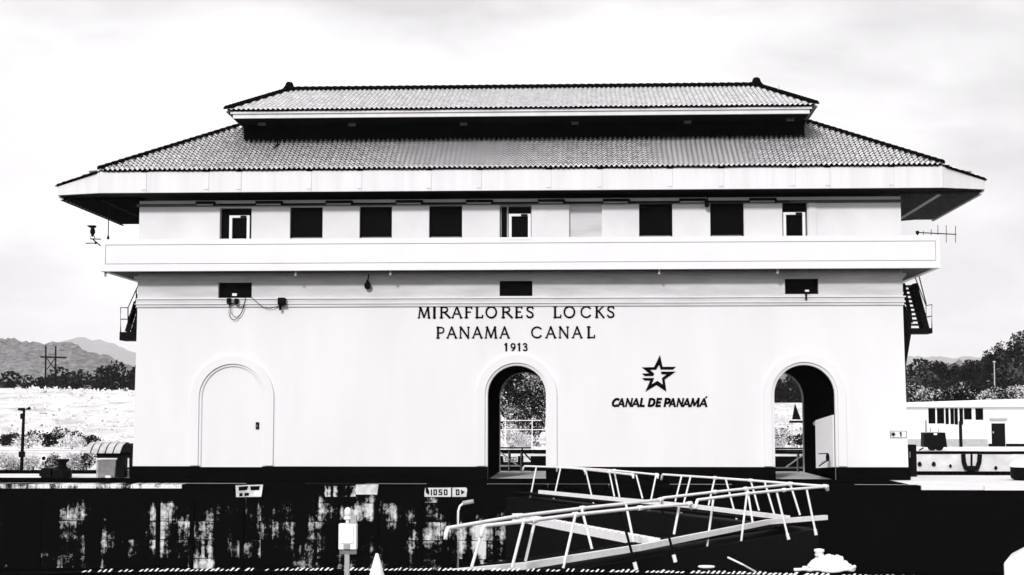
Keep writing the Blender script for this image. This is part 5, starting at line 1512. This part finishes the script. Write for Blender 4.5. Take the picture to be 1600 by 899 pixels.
# seen through the middle arch
tree('shade_tree', 'dark speckled tree filling the view through the middle arch', (PY(835, 690, 116).x, 116, 0), 5.6, 2.6, 2.2, M_leafm, 55, 150, 0.10, 3, low=0.18)
tree('shade_tree', 'darker tree behind the first, upper part of the middle arch view', (PY(812, 690, 122).x, 122, 0), 7.2, 3.2, 2.4, leafmat('dark_speckled_foliage', 0.008, 0.40, 0.97, 0.05), 60, 150, 0.12, 4, low=0.15)
def bush(label, px, py, Y, w, h, m, seed, n=700, size=0.11, z=None):
    rnd = random.Random(seed)
    c = PY(px, py, Y)
    zb = bankz(c.x, Y) if z is None else z
    t = thing('shrub', label, 'shrub', (c.x, Y, zb))
    b = MB()
    for k in range(5):
        leaves(b, (c.x + rnd.uniform(-.35, .35) * w, Y + rnd.uniform(-.3, .3) * w, zb + h * rnd.uniform(0.35, 0.6)), (w * 0.34, w * 0.3, h * 0.42), n // 5, size, rnd=rnd)
    b.build('foliage', m, t)
    b = MB()
    for k in range(3):
        b.tube([(c.x + 0.1 * k - 0.1, Y, zb - 0.1), (c.x + rnd.uniform(-.3, .3) * w, Y, zb + h * 0.6)], 0.03, 5, r1=0.012)
    b.build('stem', M_bark, t)
bush('pale fluffy shrub low in the middle arch view behind the pipe fence', 800, 695, 108, 1.8, 1.7, M_leafp, 11, 900, 0.09, 0.02)
bush('pale shrub beside the pipe fence, right half of the middle arch view', 822, 695, 109, 1.2, 1.3, M_leafp, 12, 600, 0.08, 0.02)
bush('speckled shrub left of the day mark in the right arch view', 1216, 660, 112, 1.3, 1.6, M_leafm, 21, 700, 0.09, 0.02)
bush('dark low shrub under the day mark in the right arch view', 1246, 675, 113, 1.9, 1.0, M_leafd, 22, 700, 0.09, 0.02)
bush('pale shrub at the left jamb of the right arch view', 1212, 680, 107, 1.2, 0.9, M_leafp, 23, 600, 0.08, 0.02)
# left shrubs beyond the far lock
for i, (px, py, w, h, m, lab) in enumerate((
        (74, 716, 1.3, 1.1, M_leafd, 'dark rounded shrub just left of the life ring'), (58, 712, 1.5, 1.2, M_leafd, 'dark low shrub right of the loudspeaker pole'), (84, 700, 1.1, 0.9, M_leafd, 'dark small shrub up the bank above the life ring'),
        (98, 716, 1.4, 1.5, M_leafm, 'speckled shrub behind the capstan'), (118, 712, 1.7, 1.2, M_leafm, 'speckled shrub between capstan and kiosk'), (138, 716, 1.5, 1.0, M_leafd, 'dark shrub at the left side of the kiosk'),
        (20, 706, 1.8, 1.0, M_leafm, 'speckled shrub left of the loudspeaker pole'), (6, 714, 1.2, 0.9, M_leafd, 'dark shrub cut by the left picture edge'), (44, 722, 1.9, 1.0, M_leafp, 'pale shrub at the foot of the loudspeaker pole'), (112, 724, 2.0, 1.0, M_leafp, 'pale shrub low behind the capstan'))):
    Y = 128 - (py - 700) * 0.9
    bush(lab, px, py, Y, w, h, m, 30 + i, 500, 0.10)
for i, (px, w, h, m, lab) in enumerate(((8, 1.0, 0.75, M_leafp, 'pale shrub on the island edge at the left picture edge'), (26, 1.1, 0.6, M_leafp, 'pale shrub on the island edge just left of the loudspeaker pole'), (52, 1.0, 0.7, M_leafp, 'pale shrub on the island edge between loudspeaker pole and life ring'), (84, 0.9, 0.8, M_leafm, 'speckled shrub on the island edge left of the capstan drum'), (112, 1.0, 0.75, M_leafp, 'pale shrub on the island edge right of the capstan'), (133, 0.8, 0.85, M_leafm, 'speckled shrub on the island edge against the kiosk awning'))):
    bush(lab, px, 720, 65.0, w, h, m, 130 + i, 700, 0.055, z=0.0)
# hedge row above the low building
for i, (px, h, w, m, lab) in enumerate(((1428, 2.6, 3.0, M_leafm, 'speckled shrub above the low building, next to the control building'), (1455, 2.2, 3.2, M_leafm, 'speckled shrub second from the building in the row over the low roof'), (1485, 2.6, 3.4, M_leafm, 'speckled shrub third in the row over the low roof'),
        (1508, 2.9, 3.0, M_leafd, 'dark shrub fourth in the row over the low roof'), (1534, 2.6, 3.2, M_leafd, 'dark shrub fifth in the row over the low roof'), (1560, 2.3, 3.2, M_leafp, 'pale shrub sixth in the row over the low roof'), (1582, 2.3, 3.0, M_leafm, 'speckled shrub seventh in the row over the low roof'), (1604, 2.4, 3.0, M_leafp, 'pale shrub cut by the right picture edge over the low roof'))):
    bush(lab, px, 620, 150, w * 1.1, h * 1.05, m, 60 + i, 2400, 0.13, z=PY(px, 640, 150).z - 0.2)
# tall trees on the right
for i, (px, Y, pyt, rx, lab) in enumerate(((1440, 215, 581, 3.4, 'rounded dark tree nearest the stair in the right-hand wood'), (1468, 222, 571, 3.6, 'second dark tree from the building in the right-hand wood'), (1497, 216, 575, 3.2, 'third dark tree from the building in the right-hand wood'), (1524, 208, 569, 3.4, 'dark tree just left of the pale lamp post'),
        (1548, 214, 560, 3.0, 'dark tree directly behind the pale lamp post'), (1572, 200, 545, 3.6, 'tall dark tree right of the pale lamp post'), (1597, 196, 524, 4.2, 'tallest dark tree at the right picture edge'), (1625, 200, 512, 4.5, 'dark tree mostly outside the right picture edge'))):
    zt_ = PY(px, pyt, Y).z; zb = 2.2
    tree('wood_tree', lab, (PY(px, 620, Y).x, Y, zb), zt_ - zb + 0.3, rx, rx * 0.8, M_leafd if i % 2 else leafmat('dusky_foliage', 0.006, 0.13, 0.85, 0.12), 46, 150, 0.22, 80 + i, low=0.08)
# pale tufts over the bank, one mass nobody could count
rnd = random.Random(99)
b = MB()
for k in range(5200):
    y = rnd.uniform(112, 200); 
    half = 0.36 * y
    x = rnd.uniform(-half - 2, half + 2)
    if x > 22 and y < 128: continue
    if -6 < x < 16 and y < 112: continue
    z = bankz(x, y)
    s = rnd.uniform(0.18, 0.5) * (1.2 if rnd.random() < 0.1 else 0.8)
    for j in range(5):
        p = Vector((x + rnd.gauss(0, s * 0.8), y + rnd.gauss(0, s * 0.8), z + abs(rnd.gauss(0, s * 0.35))))
        a = Vector((rnd.gauss(0, 1), rnd.gauss(0, 0.6), rnd.gauss(0.5, 0.6))).normalized() * s * 0.6
        u = a.cross(Vector((rnd.gauss(0, 1), rnd.gauss(0, 1), rnd.gauss(0, 1)))).normalized() * s * 0.35
        b.add([p - a, p + u, p + a, p - u], [(0, 1, 2, 3)])
tag(b.build('grass', leafmat('pale_tufts', 0.20, 0.86, 0.50, 0.16)), 'pale tufted grass covering the bank beyond the locks', 'grass', kind='stuff')
# dark belt of wood at the top of the bank
b = MB()
rnd = random.Random(5)
for k in range(330):
    x = -125 + k * 0.8 + rnd.uniform(-1, 1)
    y = 255 + rnd.uniform(-12, 12)
    dens = 0.75 + 0.5 * mnoise.noise(Vector((x * 0.045, 0.3, 0)))
    h = 7.2 * dens + rnd.uniform(-0.6, 1.4)
    if x > 45: h *= 1.0
    for j in range(3):
        leaves(b, (x + rnd.uniform(-1, 1), y + rnd.uniform(-2, 2), 4.2 + h * (0.2 + 0.3 * j)), (1.7, 1.5, h * 0.24), 70, 0.42, rnd=rnd)
tag(b.build('treeline', leafmat('wood_belt', 0.004, 0.03, 0.9, 0.12)), 'dark belt of trees along the top of the pale bank', 'wood', kind='stuff')

# ------------------------------------------------------------------ hills
def hill(name, Y, pts, m, depth, amp, seed):
    """ridge through photo points, falling to the front and back, with a bumpy wooded skin"""
    xs_ = []
    x0 = PY(pts[0][0], 600, Y).x; x1 = PY(pts[-1][0], 600, Y).x
    N = 260; Mr = 26
    def top(px):
        for (a, za), (c, zc_) in zip(pts, pts[1:]):
            if a <= px <= c:
                s = (px - a) / (c - a); s = s * s * (3 - 2 * s)
                return za + (zc_ - za) * s
        return pts[-1][1]
    vs = []
    for j in range(Mr + 1):
        v = j / Mr
        for i in range(N + 1):
            px = pts[0][0] + (pts[-1][0] - pts[0][0]) * i / N
            zt = PY(800, top(px), Y).z
            x = PY(px, 600, Y).x
            prof = math.sin(math.pi * min(1, v * 1.0)) if v < 0.5 else math.sin(math.pi * v)
            z = (zt) * prof
            y = Y + (v - 0.5) * depth
            f = Vector((x / (Y * 0.012), y / (Y * 0.012), seed))
            z += amp * prof * (mnoise.noise(f) + 0.6 * mnoise.noise(f * 2.7) + 0.35 * mnoise.noise(f * 6.1))
            vs.append((x * y / Y, y, z + 2))
    fs = []
    for j in range(Mr):
        for i in range(N):
            k = j * (N + 1) + i
            fs.append((k, k + 1, k + N + 2, k + N + 1))
    b = MB(); b.add(vs, fs)
    return tag(b.build(name, m, smooth=False), kind='structure')
M_hill = mat('wooded_hill', 0.20, 0.95, var=0.97, scale=0.10, stretch=(1, 0.6, 2.0), spec=0.0)
M_hill2 = mat('far_hill', 0.10, 0.95, var=0.5, scale=0.003, spec=0.0)
hill('hill', 2600, [(-500, 560), (-250, 548), (-60, 533), (20, 535), (60, 543), (100, 540), (150, 556), (210, 578), (330, 600), (700, 606), (1100, 600), (1180, 588), (1235, 574), (1290, 570), (1400, 580), (1480, 574), (1620, 560), (1850, 552), (2100, 575)], M_hill, 1100, 13, 1.7)
hill('hill', 12000, [(-700, 575), (-300, 560), (40, 553), (100, 533), (140, 531), (180, 540), (230, 556), (330, 575), (700, 590), (1300, 580), (1420, 560), (1700, 566), (2300, 590)], M_hill2, 3000, 40, 5.2)

# ------------------------------------------------------------------ air
b = MB(); b.box(-9600, 9600, -120, 14100, -16, 900)
hz = b.build('haze', None)
hz.data.materials.clear()
hm = bpy.data.materials.new('haze_air'); hm.use_nodes = True
hn = hm.node_tree; hn.nodes.clear()
ho = hn.nodes.new('ShaderNodeOutputMaterial')
pv = hn.nodes.new('ShaderNodeVolumePrincipled')
pv.inputs['Color'].default_value = (0.97, 0.96, 0.97, 1)
pv.inputs['Density'].default_value = 0.00007
pv.inputs['Anisotropy'].default_value = 0.0
hn.links.new(pv.outputs[0], ho.inputs['Volume'])
hz.data.materials.append(hm)
tag(hz, kind='stuff', label='pale haze in the air over the locks and hills', cat='haze')
